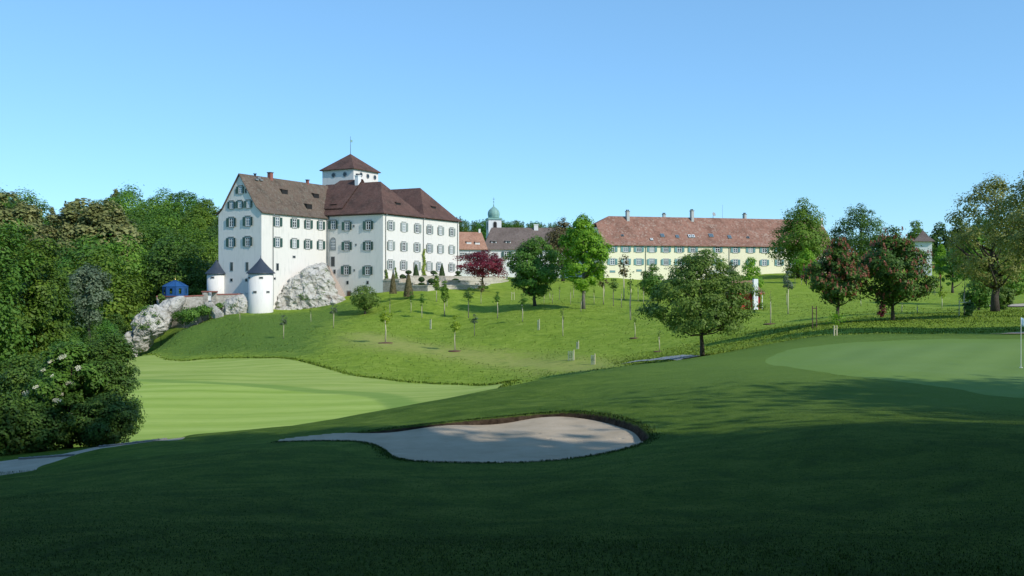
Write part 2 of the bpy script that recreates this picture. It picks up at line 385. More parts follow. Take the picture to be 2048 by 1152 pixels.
def H0(X, Y):
    X = np.asarray(X, float); Y = np.asarray(Y, float); return _H0raw(X, Y) + und(X, Y)

def grid_mesh(name, xs, ys, zfun, keep=None, attrs=None):
    X, Y = np.meshgrid(xs, ys); Z = zfun(X, Y); nx, ny = len(xs), len(ys)
    idx = np.arange(nx * ny).reshape(ny, nx)
    f = np.stack([idx[:-1, :-1].ravel(), idx[:-1, 1:].ravel(), idx[1:, 1:].ravel(), idx[1:, :-1].ravel()], -1)
    V = np.stack([X.ravel(), Y.ravel(), Z.ravel()], -1)
    at = {k: fn(X, Y).ravel() for k, fn in (attrs or {}).items()}
    if keep is not None:
        kv = keep(X, Y).ravel(); f = f[kv[f].any(1)]
        used = np.unique(f); remap = -np.ones(len(V), int); remap[used] = np.arange(len(used)); f = remap[f]; V = V[used]
        at = {k: a[used] for k, a in at.items()}
    me = np_mesh(name, V, f, True)
    for k, a in at.items(): vert_attr(me, k, a)
    return me

# meadow wear: mown dry strip on the slope
dry_poly = smooth_poly(hits([(690, 668), (760, 668), (880, 690), (1010, 702), (1150, 715), (1240, 722), (1180, 742), (1060, 744), (960, 730), (880, 715), (770, 700), (700, 690)]), 4)
dark_grass_poly = smooth_poly(hits([(255, 708), (300, 690), (340, 655), (420, 634), (520, 628), (600, 622), (690, 604), (740, 612), (690, 640), (660, 668), (640, 700), (600, 712), (480, 708), (400, 712), (330, 714)]), 4)  # zone of darker grass tone on the left slope
t = NT('meadow_grass', 0.95, 0.1)
g1 = t.noise(0.12, 5, 0.6); g2 = t.noise(1.6, 6, 0.7); g3 = t.noise(0.5, 5, 0.65, None, 1.0)
near = t.attr('lawn'); g4 = t.noise(0.8, 5, 0.65, None, .8)
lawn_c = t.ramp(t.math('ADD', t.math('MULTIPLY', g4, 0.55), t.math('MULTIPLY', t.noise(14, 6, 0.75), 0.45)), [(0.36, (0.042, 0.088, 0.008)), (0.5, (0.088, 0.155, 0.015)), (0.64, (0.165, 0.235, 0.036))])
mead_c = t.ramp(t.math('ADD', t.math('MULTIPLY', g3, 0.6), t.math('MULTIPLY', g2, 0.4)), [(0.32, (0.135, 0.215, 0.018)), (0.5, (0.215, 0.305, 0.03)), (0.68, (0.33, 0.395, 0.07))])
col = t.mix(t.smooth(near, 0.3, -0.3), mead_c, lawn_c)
col = t.mix(t.math('MULTIPLY', t.smooth(t.math('ADD', t.attr('sd_green'), t.math('MULTIPLY', g3, 5.0)), 16.0, 2.0), .85), col, t.mix(t.noise(3, 5, .7), (0.12, 0.20, 0.03), (0.175, 0.27, 0.055)))
dryk = t.math('MULTIPLY', t.smooth(t.math('ADD', t.attr('sd_dry'), t.math('MULTIPLY', t.math('SUBTRACT', g3, 0.5), 14.0)), 4.0, -5.0), t.math('ADD', t.math('MULTIPLY', g2, 0.9), 0.2), True)
col = t.mix(dryk, col, (0.38, 0.36, 0.11))
lk_ = t.smooth(t.math('ADD', t.attr('sd_dark_grass'), t.math('MULTIPLY', t.math('SUBTRACT', g3, 0.5), 16.0)), 4.0, -5.0)
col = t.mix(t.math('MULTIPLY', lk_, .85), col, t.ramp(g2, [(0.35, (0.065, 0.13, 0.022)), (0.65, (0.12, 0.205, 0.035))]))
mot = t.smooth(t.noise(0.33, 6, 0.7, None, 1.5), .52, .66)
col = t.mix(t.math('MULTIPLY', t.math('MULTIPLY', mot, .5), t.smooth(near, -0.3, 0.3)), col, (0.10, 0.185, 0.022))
soil = t.smooth(t.attr('sd_bunk'), 0.03, -0.05)
col = t.mix(soil, col, t.ramp(t.noise(5, 4), [(0.35, (0.035, 0.022, 0.014)), (0.7, (0.10, 0.07, 0.045))]))
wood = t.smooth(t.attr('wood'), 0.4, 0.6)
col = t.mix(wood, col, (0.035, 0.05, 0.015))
t.color(col); t.bump(t.math('ADD', t.noise(4.0, 7, 0.75), t.math('MULTIPLY', t.noise(30, 4, 0.7), 0.5)), 0.9, 0.12)
M['meadow'] = t.m

lawn_edge = smooth_poly([(-60, -80), (-60, 30), (-26, 30), (-14, 36), (-4, 42), (4, 50), (12, 62), (20, 63), (30, 61), (45, 58), (90, 50), (90, -80)], 3)
xs = axis([(-900, -240, 60), (-240, -100, 6), (-100, -30, 2.0), (-30, -14, 0.7), (-14, -8, 0.24), (-8, 4.5, 0.1), (4.5, 14, 0.24), (14, 40, 0.7), (40, 110, 2.0), (110, 240, 6), (240, 900, 60)])
ys = axis([(-300, -70, 40), (-70, 0, 4), (0, 4, 0.8), (4, 18.5, 0.24), (18.5, 29, 0.1), (29, 34, 0.24), (34, 66, 0.5), (66, 150, 1.2), (150, 215, 1.8), (215, 480, 6), (480, 1500, 100)])
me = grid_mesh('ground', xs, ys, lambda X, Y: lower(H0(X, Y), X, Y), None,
               {'lawn': lambda X, Y: sdf(lawn_edge, X, Y), 'sd_dry': lambda X, Y: sdf(dry_poly, X, Y), 'sd_bunk': lambda X, Y: sdf(bunker_poly, X, Y), 'sd_green': lambda X, Y: sdf(green_poly, X, Y), 'sd_dark_grass': lambda X, Y: sdf(dark_grass_poly, X, Y),
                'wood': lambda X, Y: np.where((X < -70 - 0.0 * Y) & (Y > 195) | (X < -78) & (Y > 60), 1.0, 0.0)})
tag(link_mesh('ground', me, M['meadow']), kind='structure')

t = NT('fairway_grass', 0.9, 0.12)
st = t.smooth(t.noise(1.0, 3, .55, t.mapping((0.035, 0.42, 1), (0, 0, math.radians(-5)))), .38, .62)
st2 = t.smooth(t.noise(1.0, 3, .6, t.mapping((0.06, 0.8, 1), (0, 0, math.radians(16)))), .36, .64)
n = t.noise(1.5, 6, 0.7); n0 = t.noise(0.12, 4, 0.6)
wv = t.wave(0.05, t.mapping((1, 1, 1), (0, 0, math.radians(-4))), 0.7, 0.3, 'Y', 2)
inn = t.mix(t.math('ADD', t.math('MULTIPLY', wv, 0.4), t.math('ADD', t.math('MULTIPLY', st, 0.3), t.math('MULTIPLY', n0, 0.3))), (0.235, 0.34, 0.04), (0.43, 0.515, 0.12))
out_ = t.mix(t.math('ADD', t.math('MULTIPLY', st2, 0.5), t.math('MULTIPLY', n0, 0.5)), (0.21, 0.30, 0.04), (0.40, 0.455, 0.12))
band = t.smooth(t.math('ABSOLUTE', t.math('SUBTRACT', t.attr('sd_in'), 1.3)), 1.8, 0.6)
col = t.mix(t.smooth(t.attr('sd_in'), 0.25, -0.25), out_, inn)
col = t.mix(t.math('MULTIPLY', band, 0.7), col, (0.165, 0.275, 0.045))
col = t.mix(t.math('MULTIPLY', t.smooth(n, 0.45, 0.75), 0.25), col, (0.2, 0.3, 0.055))
t.color(col); t.bump(t.noise(9, 6, 0.7), 0.5, 0.04); M['fairway'] = t.m
me = grid_mesh('fairway', axis([(-75, 12, 0.9)]), axis([(40, 140, 0.9)]), lambda X, Y: H0(X, Y) - 0.03,
               lambda X, Y: sdf(fair_poly, X, Y) < 1.0, {'sd_in': lambda X, Y: sdf(fair_in, X, Y)})
tag(link_mesh('fairway', me, M['fairway']), kind='structure')

t = NT('green_grass', 0.85, 0.15)
n = t.noise(0.7, 5, 0.6); st = t.wave(0.13, t.mapping((1, 1, 1), (0, 0, math.radians(35))), 1.0, 0.5, 'X', 2)
gc = t.mix(t.math('ADD', t.math('MULTIPLY', n, 0.7), t.math('MULTIPLY', st, 0.3)), (0.13, 0.21, 0.045), (0.185, 0.275, 0.07))
t.color(t.mix(t.smooth(t.attr('sd_g'), -5.0, -0.3), gc, t.mix(t.noise(3, 5, .7), (0.12, 0.20, 0.03), (0.175, 0.27, 0.055))))
t.bump(t.noise(30, 4, 0.7), 0.3, 0.02); M['green'] = t.m
me = grid_mesh('putting_green', axis([(6, 36, 0.4)]), axis([(20, 62, 0.4)]), lambda X, Y: H0(X, Y) - 0.012, lambda X, Y: sdf(green_poly, X, Y) < 0.4, {'sd_g': lambda X, Y: sdf(green_poly, X, Y)})
tag(link_mesh('putting_green', me, M['green']), kind='structure')

t = NT('bunker_sand', 0.95, 0.1)
n = t.noise(1.2, 5, 0.6); n2 = t.noise(18, 6, 0.75)
col = t.ramp(n, [(0.3, (0.44, 0.345, 0.235)), (0.7, (0.55, 0.44, 0.315))])
col = t.mix(t.math('MULTIPLY', t.smooth(n2, 0.55, 0.75), 0.4), col, (0.30, 0.26, 0.2))
t.color(col); rake = t.wave(2.2, t.mapping((0.3, 1, 1), (0, 0, 0.15)), 2.5, 1.2, 'Y', 3)
fp = t.smooth(t.voronoi(1.6), .16, .05); t.bump(t.math('SUBTRACT', t.math('ADD', n2, t.math('MULTIPLY', rake, 0.9)), t.math('MULTIPLY', fp, 1.2)), 0.6, 0.04); M['sand'] = t.m
me = grid_mesh('bunker', axis([(-7.5, 4.2, 0.12)]), axis([(19, 29, 0.12)]),
               lambda X, Y: sand_z(X, Y) + 0.04 * np.sin(X * 1.7 + Y) * np.sin(Y * 1.3 - X * 0.6) + 0.10 * np.exp(np.clip(sdf(bunker_poly, X, Y), -5, 0) * 1.6) * (Y < 23),
               lambda X, Y: sdf(bunker_poly, X, Y) < 0.0)
tag(link_mesh('bunker', me, M['sand']), kind='structure')

t = NT('path_gravel', 0.95, 0.1)
n = t.noise(1.1, 5, 0.6); n2 = t.voronoi(22)
t.color(t.mix(t.math('MULTIPLY', t.smooth(n2, 0.1, 0.5), 0.4), t.ramp(n, [(0.3, (0.48, 0.39, 0.28)), (0.7, (0.62, 0.52, 0.39))]), (0.28, 0.25, 0.21)))
t.bump(n2, 0.6, 0.03); M['gravel'] = t.m
me = grid_mesh('path', axis([(-42, -8, 0.22)]), axis([(15, 33, 0.22)]), lambda X, Y: H0(X, Y) - 0.03, lambda X, Y: sdf(path_poly, X, Y) < 0.2)
tag(link_mesh('path', me, M['gravel']), kind='structure')

# ------------------------------------------------------------------ leaves and trees
def leaf_mesh(name, C, N, L, W, rnd, seed):
    rng = np.random.default_rng(seed); n = len(C)
    N = N / (np.linalg.norm(N, axis=1, keepdims=True) + 1e-9)
    r = rng.normal(size=(n, 3)); T = np.cross(N, r); T /= (np.linalg.norm(T, axis=1, keepdims=True) + 1e-9)
    B = np.cross(N, T); L = L[:, None]; W = W[:, None]
    V = np.stack([C - T * L * .5, C + B * W * .5 + T * L * .08 - N * L * .1, C + T * L * .5, C - B * W * .5 + T * L * .08 - N * L * .1], 1).reshape(-1, 3)
    me = np_mesh(name, V, np.arange(n * 4).reshape(n, 4)); face_attr(me, 'rnd', rnd); return me

def prof(kind, t):
    if kind == 'round': return math.sqrt(max(0, 1 - (2 * t - 1) ** 2))
    if kind == 'egg': return max(0.0, math.sin(math.pi * (t ** 0.72))) ** 0.75
    if kind == 'dome': return math.sqrt(max(0, 1 - t * t)) * (0.75 + 0.25 * min(1, t * 4))
    if kind == 'column': return max(0.0, 1 - abs(2 * t - 1) ** 2.6) ** 0.6 * (1.05 - 0.25 * t)
    if kind == 'vase': return (0.35 + 0.65 * min(1, t * 1.6)) * math.sqrt(max(0, 1 - max(0, (t - 0.6) / 0.4) ** 2))
    if kind == 'cone': return (1 - t) ** 0.85 + 0.02
    if kind == 'umbrella': return math.sqrt(max(0, 1 - (max(0, t - 0.25) / 0.75) ** 2)) * (0.6 + 0.4 * min(1, t * 2.5))
    if kind == 'mass': return max(0.0, 1 - max(0, (t - 0.55) / 0.45) ** 2) ** 0.5
    return 1.0

def tree_meshes(name, height, width, cb, kind, leaf, nleaf, nclump, trunk_r, seed, clump_k=0.2, limbs=9, droop=0.0, lean=(0, 0), flat=0.8, inner=0.25, sprays=0.14, rough=0.2):
    """meshes of a tree standing on the origin: trunk with limbs, crown of leaf-sized faces in clumps"""
    rng = np.random.default_rng(seed); R = width / 2; z0 = height * cb; ch = height - z0
    cl = []; tries = 0; cr0 = max(width, 0.7 * ch) * clump_k
    while len(cl) < nclump and tries < nclump * 60:
        tries += 1
        tt = rng.random() ** 0.85; rr = prof(kind, tt) * R
        a = rng.random() * 2 * math.pi; q = math.sqrt(rng.random()) if rng.random() < inner else 0.72 + 0.3 * rng.random()
        cr = cr0 * (0.5 + 0.9 * rng.random() ** 1.4)
        rr *= 1 + rough * (math.sin(a * 2 + seed) * math.sin(tt * 7 + seed * 1.7) + .6 * math.sin(a * 3.7 + tt * 9 + seed * 2.3))
        rad = max(0.0, rr * q - cr * 0.55)
        p = np.array([rad * math.cos(a) + lean[0] * tt, rad * math.sin(a) + lean[1] * tt, z0 + ch * tt * (1 - 0.35 * cr / max(ch, .1)) ])
        if any(np.linalg.norm(p - c) < 0.42 * (cr + r_) for c, r_ in cl) and tries < nclump * 40: continue
        cl.append((p, cr))
    cc = np.array([lean[0] * .5, lean[1] * .5, z0 + ch * 0.45])
    w = np.array([r_ ** 2 for _, r_ in cl]); w /= w.sum(); cnt = rng.multinomial(nleaf, w)
    Cs, Ns, Rn = [], [], []
    for (p, cr), n in zip(cl, cnt):
        if n == 0: continue
        d = rng.normal(size=(n, 3)); d /= np.linalg.norm(d, axis=1, keepdims=True)
        d[:, 2] = np.where((d[:, 2] < -0.2) & (rng.random(n) < 0.5), -d[:, 2], d[:, 2])
        rad = cr * (0.35 + 0.65 * rng.random(n) ** 0.5)
        far = rng.random(n) < sprays; rad = np.where(far, rad * (1.1 + 0.5 * rng.random(n)), rad)
        q = p + d * rad[:, None] * np.array([1, 1, flat]); q[:, 2] -= droop * rng.random(n) * cr
        outw = q - cc; outw /= (np.linalg.norm(outw, axis=1, keepdims=True) + 1e-9)
        Cs.append(q); Ns.append(d * 0.6 + outw * 0.45 + np.array([0, 0, 0.35]) + rng.normal(size=(n, 3)) * 0.27)
        Rn.append(np.clip(rng.normal(0.5, 0.2, n) + rng.normal(0, 0.13), 0, 1))
    C_ = np.concatenate(Cs); N_ = np.concatenate(Ns); rn = np.concatenate(Rn)
    low = C_[:, 2] < 0.05; C_[low, 2] = 0.05 + rng.random(low.sum()) * 0.3
    L = leaf * (0.7 + 0.6 * rng.random(len(C_)))
    crown = leaf_mesh(name + '_crown', C_, N_, L, L * (0.5 + 0.2 * rng.random(len(C_))), rn, seed + 1)
    b = MB(); top = z0 + ch * 0.72; k = 7
    pts = [(lean[0] * (i / k) ** 1.5 + rng.normal() * trunk_r * .35 * (i > 0), lean[1] * (i / k) ** 1.5 + rng.normal() * trunk_r * .35 * (i > 0), top * i / k) for i in range(k + 1)]
    pts[0] = (0, 0, -0.25)
    rad = [trunk_r * (1.25 if i == 0 else (1 - 0.82 * i / k)) for i in range(k + 1)]
    b.tube(pts, rad, 9)
    order = rng.permutation(len(cl))[:limbs]
    for j in order:
        p, cr = cl[j]; h = min(max(z0 * 0.85, p[2] - np.linalg.norm(p[:2]) * 0.75), top * 0.95); i = min(k - 1, max(0, int(h / top * k)))
        fr = h / top * k - i; s0 = Vector(pts[i]).lerp(Vector(pts[i + 1]), min(1, max(0, fr))); s0.z = max(s0.z, 0.1)
        e = Vector(p); m = s0.lerp(e, 0.5) + Vector((0, 0, -0.06 * (e - s0).length)) + Vector(rng.normal(size=3) * 0.04 * (e - s0).length)
        r0 = max(trunk_r * 0.16, trunk_r * (1 - 0.82 * h / top) * 0.55)
        b.tube([s0, m, e], [r0, r0 * 0.6, r0 * 0.18], 6)
    return b.mesh(name + '_trunk', True), crown, cl

def tree(name, label, base, height, width, cb, kind, leaf, nleaf, nclump, trunk_r, lm, bark='bark', seed=1, cat='tree', group=None, rz=0.0, **kw):
    tm, cm, cl = tree_meshes(name, height, width, cb, kind, leaf, nleaf, nclump, trunk_r, seed, **kw)
    r = empty(name, base, rz); tag(r, label, cat, group)
    link_mesh('trunk', tm, M[bark], r); link_mesh('crown', cm, M[lm], r)
    return r, cl

M['lf_mid'] = leafmat('leaf_mid_green', (0.0643, 0.1428, 0.02), (0.1071, 0.2213, 0.03), (0.1714, 0.2998, 0.045), 0.3)
M['lf_dark'] = leafmat('leaf_dark_green', (0.0418, 0.0912, 0.016), (0.076, 0.152, 0.0228), (0.1425, 0.228, 0.0342), 0.25)
M['lf_bright'] = leafmat('leaf_bright_green', (0.115, 0.23, 0.0166), (0.207, 0.3795, 0.0258), (0.3105, 0.483, 0.046), 0.4)
M['lf_olive'] = leafmat('leaf_olive', (0.085, 0.145, 0.022), (0.135, 0.215, 0.034), (0.215, 0.3, 0.06), 0.3)
M['lf_walnut'] = leafmat('leaf_bronze_green', (0.1495, 0.1719, 0.0448), (0.2541, 0.2691, 0.0673), (0.3887, 0.3737, 0.1346), 0.3)
M['lf_purple'] = leafmat('leaf_purple', (0.075, 0.012, 0.0216), (0.18, 0.021, 0.0405), (0.36, 0.045, 0.0675), 0.35)
M['lf_grey'] = leafmat('leaf_silver_grey', (0.075, 0.11, 0.06), (0.13, 0.175, 0.1), (0.2, 0.25, 0.15), 0.25)
M['lf_forest'] = leafmat('leaf_forest', (0.0473, 0.1126, 0.0138), (0.0917, 0.19, 0.0237), (0.1626, 0.2815, 0.0394), 0.3, 0.8)
M['lf_light'] = leafmat('leaf_forest_light', (0.0835, 0.1723, 0.0185), (0.146, 0.265, 0.0278), (0.2364, 0.3576, 0.0463), 0.3, 0.6)
M['lf_pine'] = leafmat('leaf_brownish_pine', (0.13, 0.1495, 0.0455), (0.2145, 0.221, 0.0715), (0.312, 0.299, 0.117), 0.15, 0.5)
M['lf_yel'] = leafmat('leaf_yellow_green', (0.192, 0.264, 0.024), (0.312, 0.408, 0.0384), (0.408, 0.48, 0.0672), 0.4)
M['lf_top'] = leafmat('leaf_topiary', (0.0198, 0.044, 0.0106), (0.0385, 0.077, 0.0176), (0.066, 0.11, 0.0264), 0.15)
M['lf_brown'] = leafmat('leaf_brown', (0.084, 0.077, 0.028), (0.154, 0.126, 0.0504), (0.224, 0.182, 0.0784), 0.2)
M['lf_pink'] = leafmat('blossom_pink', (0.3, 0.1, 0.07), (0.42, 0.17, 0.12), (0.55, 0.27, 0.19), 0.3)
M['lf_white'] = leafmat('blossom_white', (0.6, 0.58, 0.42), (0.75, 0.72, 0.55), (0.8, 0.78, 0.66), 0.3)

def hit(x, y, **k): return ground_hit(x, y, **k)
def at_ground(x, y, Y):
    """a spot Y metres off in the direction of pixel x, on the ground"""
    X = (x - 1024) / F_PX * Y; return Vector((X, Y, hz(X, Y)))
def hz(x, y): return float(H0(np.array([x]), np.array([y]))[0])
def span(px, Y): return px / F_PX * Y
def zpx(y, Y): return (560 - y) / F_PX * Y

def ptree(name, label, bx, by, top, wpx, cbpx, kind, leaf, nleaf, nclump, tr, lm, seed, Y=None, **kw):
    p = at_ground(bx, by, Y) if Y else hit(bx, by)
    h = zpx(top, p.y) - p.z; cb = max(0.02, (zpx(cbpx, p.y) - p.z) / h)
    return tree(name, label, p, h, span(wpx, p.y), cb, kind, leaf, nleaf, nclump, tr, lm, seed=seed, **kw)

# single trees in the park
ptree('maple_tree', 'dark green round maple casting a long shadow down the meadow', 1070, 612, 470, 124, 588, 'egg', 0.40, 14000, 90, 0.28, 'lf_mid', 11, clump_k=0.125, limbs=14, Y=160)
ptree('hornbeam_tree', 'tall bright green egg-shaped tree beside the dark round maple', 1167, 614, 432, 104, 580, 'column', 0.40, 14000, 90, 0.3, 'lf_bright', 12, bark='bark_g', clump_k=0.14, limbs=14, Y=152)
ptree('ash_tree', 'dull grey-green tree rising behind the bright egg-shaped tree', 1126, 556, 436, 78, 540, 'egg', 0.5, 7000, 45, 0.4, 'lf_brown', 13, clump_k=0.17, Y=222)
ptree('field_tree', 'spreading olive green tree on a dark trunk beside the grey path', 1405, 712, 497, 224, 662, 'dome', 0.19, 24000, 150, 0.17, 'lf_olive', 14, clump_k=0.10, limbs=26, sprays=0.2, flat=.6, rough=.2)
ptree('bush_tree', 'small round yellow-green tree in front of the castle door', 730, 628, 572, 60, 618, 'round', 0.30, 4500, 40, 0.18, 'lf_olive', 15, clump_k=0.17)
ptree('linden_tree', 'large lush linden hiding the end of the yellow building', 1605, 556, 398, 126, 558, 'egg', 0.5, 17000, 66, 0.5, 'lf_light', 16, rough=.2, clump_k=0.165, Y=221)
ptree('oak_tree', 'dark green tree with an open crown beyond the end of the yellow building', 1722, 556, 404, 118, 530, 'egg', 0.5, 11000, 52, 0.5, 'lf_dark', 17, rough=.22, clump_k=0.15, Y=248)
def purple():
    p = Vector((span(966 - 1024, 196), 196, zpx(567, 196)))
    tree('japanese_maple', 'wide dark red maple on the garden terrace', p, span(68, 196), span(118, 196), 0.22, 'umbrella', 0.34, 8000, 65, 0.22, 'lf_purple', seed=18, clump_k=0.12, limbs=16, flat=0.5, sprays=0.2)
purple()
def chestnut(label, bx, by, top, w, cb, seed, nl, Y):
    r, cl = ptree('chestnut_tree', label, bx, by, top, w, cb, 'egg', 0.27, nl, 85, 0.17, 'lf_dark', seed, Y=Y, clump_k=0.115, limbs=22, rough=.26, sprays=.2)
    rng = np.random.default_rng(seed); Cs, Ns = [], []
    zc = np.mean([c[0][2] for c in cl])
    for p, cr in cl:
        for k in range(5):
            d = rng.normal(size=3); d[2] = abs(d[2]) * 0.6 - 0.1; d += np.array([p[0], p[1], 0]) * 0.35; d /= np.linalg.norm(d)
            q = p + d * cr * 1.02; n = 14
            h = rng.random(n)
            Cs.append(q + np.stack([rng.normal(0, .045, n) * (1.3 - h), rng.normal(0, .045, n) * (1.3 - h), h * 0.30], -1)); Ns.append(rng.normal(size=(n, 3)))
    C_ = np.concatenate(Cs); m = leaf_mesh('blossom', C_, np.concatenate(Ns), np.full(len(C_), .14), np.full(len(C_), .10), rng.random(len(C_)), seed)
    link_mesh('blossoms', m, M['lf_pink'], r)
chestnut('pink-flowering chestnut with the narrower crown at the edge of the mown bank', 1676, 634, 478, 116, 606, 21, 8000, 84)
chestnut('pink-flowering chestnut with the wider crown above a small red shrub', 1786, 634, 457, 172, 607, 22, 14000, 86)
ptree('young_lime', 'small light green tree standing in front of the large linden', 1612, 562, 497, 46, 545, 'egg', 0.4, 2600, 25, 0.15, 'lf_bright', 23, Y=205, clump_k=0.2)
ptree('young_lime', 'bright green bushy tree behind the red hut', 1501, 590, 512, 56, 582, 'egg', 0.36, 3600, 32, 0.15, 'lf_bright', 24, Y=185, clump_k=0.18)
ptree('young_ash', 'grey-green young tree between the olive tree and the red hut', 1463, 585, 520, 40, 575, 'egg', 0.36, 1800, 20, 0.12, 'lf_grey', 25, Y=190, clump_k=0.2)
ptree('young_oak', 'dark green small tree before the yellow wall, beside the olive tree', 1306, 602, 528, 62, 590, 'egg', 0.34, 3800, 36, 0.15, 'lf_mid', 26, Y=172, clump_k=0.17)
ptree('young_lime', 'light green slender tree near the small tower with the grey roof', 1881, 570, 490, 32, 548, 'egg', 0.36, 2200, 22, 0.13, 'lf_bright', 27, Y=190, clump_k=0.2)
M['lf_horn'] = leafmat('leaf_hornbeam', (0.044, 0.0924, 0.0106), (0.0924, 0.1672, 0.0176), (0.176, 0.264, 0.0352), .3)
# large walnut at the frame's side and its neighbour
ptree('walnut_tree', 'big bronze-green walnut with a leaning trunk over the meadow', 1990, 622, 352, 205, 570, 'egg', 0.27, 14000, 130, 0.42, 'lf_walnut', 28, Y=98, clump_k=0.085, limbs=40, sprays=0.35, inner=0.4, rough=.18)
ptree('walnut_tree', 'big walnut with a thick grey trunk next to the flagstick', 2062, 634, 325, 190, 520, 'egg', 0.26, 12000, 70, 0.42, 'lf_walnut', 29, Y=82, bark='bark_g', clump_k=0.13, limbs=22, sprays=0.3, inner=0.4, lean=(1.2, 0))
ptree('park_tree', 'fresh green tree behind the bronze walnut', 1948, 596, 455, 92, 570, 'egg', 0.45, 5000, 42, 0.25, 'lf_light', 30, Y=150, clump_k=0.17)
ptree('understory_bush', 'low green bush in the shade below the walnut crown', 1958, 622, 548, 70, 618, 'round', 0.3, 3000, 30, 0.12, 'lf_mid', 31, Y=112, clump_k=0.18)
ptree('park_tree', 'bright green tree beside the pale road behind the walnuts', 2022, 606, 505, 90, 590, 'egg', 0.4, 4500, 42, 0.25, 'lf_light', 32, Y=140, clump_k=0.15)
ptree('park_tree', 'broad green tree low behind the leaning walnut trunk', 1905, 585, 500, 60, 575, 'round', 0.45, 3600, 34, 0.25, 'lf_mid', 33, Y=185, clump_k=0.16)
ptree('understory_bush', 'leafy bush at the foot of the leaning walnut beside the pale road', 2008, 622, 575, 46, 618, 'round', 0.26, 2200, 26, 0.1, 'lf_olive', 34, Y=106, clump_k=0.18)
# trees far behind the park
for i, (x, top, w, Y, lm, lb) in enumerate([(1832, 440, 62, 300, 'lf_forest', 'pale rounded tree behind the small tower with the grey roof'), (1880, 446, 50, 310, 'lf_dark', 'dark pointed tree beyond the small tower with the grey roof'),
                                       (1918, 438, 52, 305, 'lf_forest', 'round tree beyond the fresh green tree and the small tower'), (1790, 470, 60, 290, 'lf_dark', 'dark tree low behind the wider pink chestnut'), (1965, 430, 80, 300, 'lf_forest', 'tall forest tree far behind the bronze walnut'), (2040, 420, 90, 300, 'lf_forest', 'broad forest tree far behind the thick grey trunk')]):
    ptree('background_tree', lb, x, 540, top, w, 540, 'egg', 0.7, 4000, 36, 0.4, lm, 40 + i, Y=Y, clump_k=0.18, group='trees behind the park')

# ------------------------------------------------------------------ forest on the hillside
protos = []
def forest_proto(kind, lm, seed, h=20, w=16, cb=0.1, leaf=0.7, nl=6000, ncl=60, bark='bark', ck=0.17, **kw):
    tm, cm, cl = tree_meshes('forest', h, w, cb, kind, leaf, nl, ncl, 0.32, seed, clump_k=ck, limbs=8, **kw)
    tm.materials.append(M[bark]); cm.materials.append(M[lm]); return (tm, cm, h, w)
PB = [forest_proto('round', 'lf_forest', 101, cb=.2), forest_proto('mass', 'lf_forest', 102, w=15), forest_proto('egg', 'lf_forest', 103, h=22, w=15), forest_proto('dome', 'lf_forest', 104, cb=0.08)]
PL = [forest_proto('mass', 'lf_light', 105), forest_proto('round', 'lf_light', 106, w=15)]
PD = [forest_proto('round', 'lf_dark', 107), forest_proto('dome', 'lf_dark', 108, w=15, cb=0.06)]
PP = [forest_proto('vase', 'lf_pine', 109, w=11, cb=0.3, nl=4200, ncl=38, ck=.15, flat=.75), forest_proto('egg', 'lf_pine', 110, w=10, cb=0.25, nl=4200, ncl=38, ck=.15, flat=.75)]
PC = [forest_proto('cone', 'lf_dark', 111, h=22, w=7, cb=0.08, leaf=0.6, nl=3600, ncl=60, ck=0.1), forest_proto('cone', 'lf_dark', 112, h=24, w=6.5, cb=0.05, leaf=0.6, nl=3600, ncl=60, ck=0.1)]
def place(pr, name, label, pos, h, rz, group, wk=1.0):
    tm, cm, ph, pw = pr; s = h / ph
    r = empty(name, pos, rz); r.scale = (s * wk, s * wk, s); tag(r, label, 'tree', group)
    link_mesh('trunk', tm, None, r); link_mesh('crown', cm, None, r); return r
rf = random.Random(5)
LB = {'b': ('forest_tree', 'leafy green tree in the wood on the hillside behind the castle', 'green trees of the hillside wood'),
      'l': ('forest_tree', 'light green tree in the wood on the hillside behind the castle', 'light green trees of the hillside wood'),
      'd': ('forest_tree', 'dark green tree in the wood on the hillside behind the castle', 'dark green trees of the hillside wood'),
      'p': ('pine_tree', 'brownish pine in the wood on the hillside', 'brownish pines of the hillside wood')}
PR = {'b': PB, 'l': PL, 'd': PD, 'p': PP}
# skyline of the wood: photograph x -> y of the tree tops
sky_x = [-80, 0, 40, 80, 84, 110, 150, 200, 260, 300, 340, 380, 430, 470, 520]; sky_y = [380, 376, 378, 380, 432, 405, 392, 380, 376, 380, 382, 384, 390, 394, 400]
rows = [(186, 8.5), (200, 8.5), (214, 8.5), (228, 9), (242, 9), (257, 9.5), (272, 9.5), (288, 10), (305, 10), (324, 9)]
for ri, (Y, dx) in enumerate(rows):
    X = span(-130 - 1024, Y) + rf.random() * dx
    xmax = span((300 if Y < 200 else 420 if Y < 230 else 520) - 1024, Y)
    while X < xmax:
        x = X + rf.uniform(-2, 2); y = Y + rf.uniform(-5, 5); gz = hz(x, y); pxx = 1024 + x / y * F_PX
        ty = float(np.interp(pxx, sky_x, sky_y)) + (rf.uniform(-3, 8) if Y > 300 else rf.uniform(-6, 16))
        want = zpx(ty + (322 - Y) * 0.78, y) - gz           # front rows stop lower so that crowns climb the hill in steps
        h = min(26, max(12, want))
        k = rf.random()
        if (pxx < 90 and Y > 240 or 100 < pxx < 250 and Y > 255) and rf.random() < 0.7: c = 'p'
        else: c = 'b' if k < 0.5 else ('l' if k < 0.74 else 'd')
        nm, lb, gp = LB[c]
        place(rf.choice(PR[c]), nm, lb, (x, y, gz - 0.3), h, rf.uniform(0, 6.28), gp, rf.uniform(0.9, 1.2))
        X += dx * rf.uniform(0.8, 1.15)
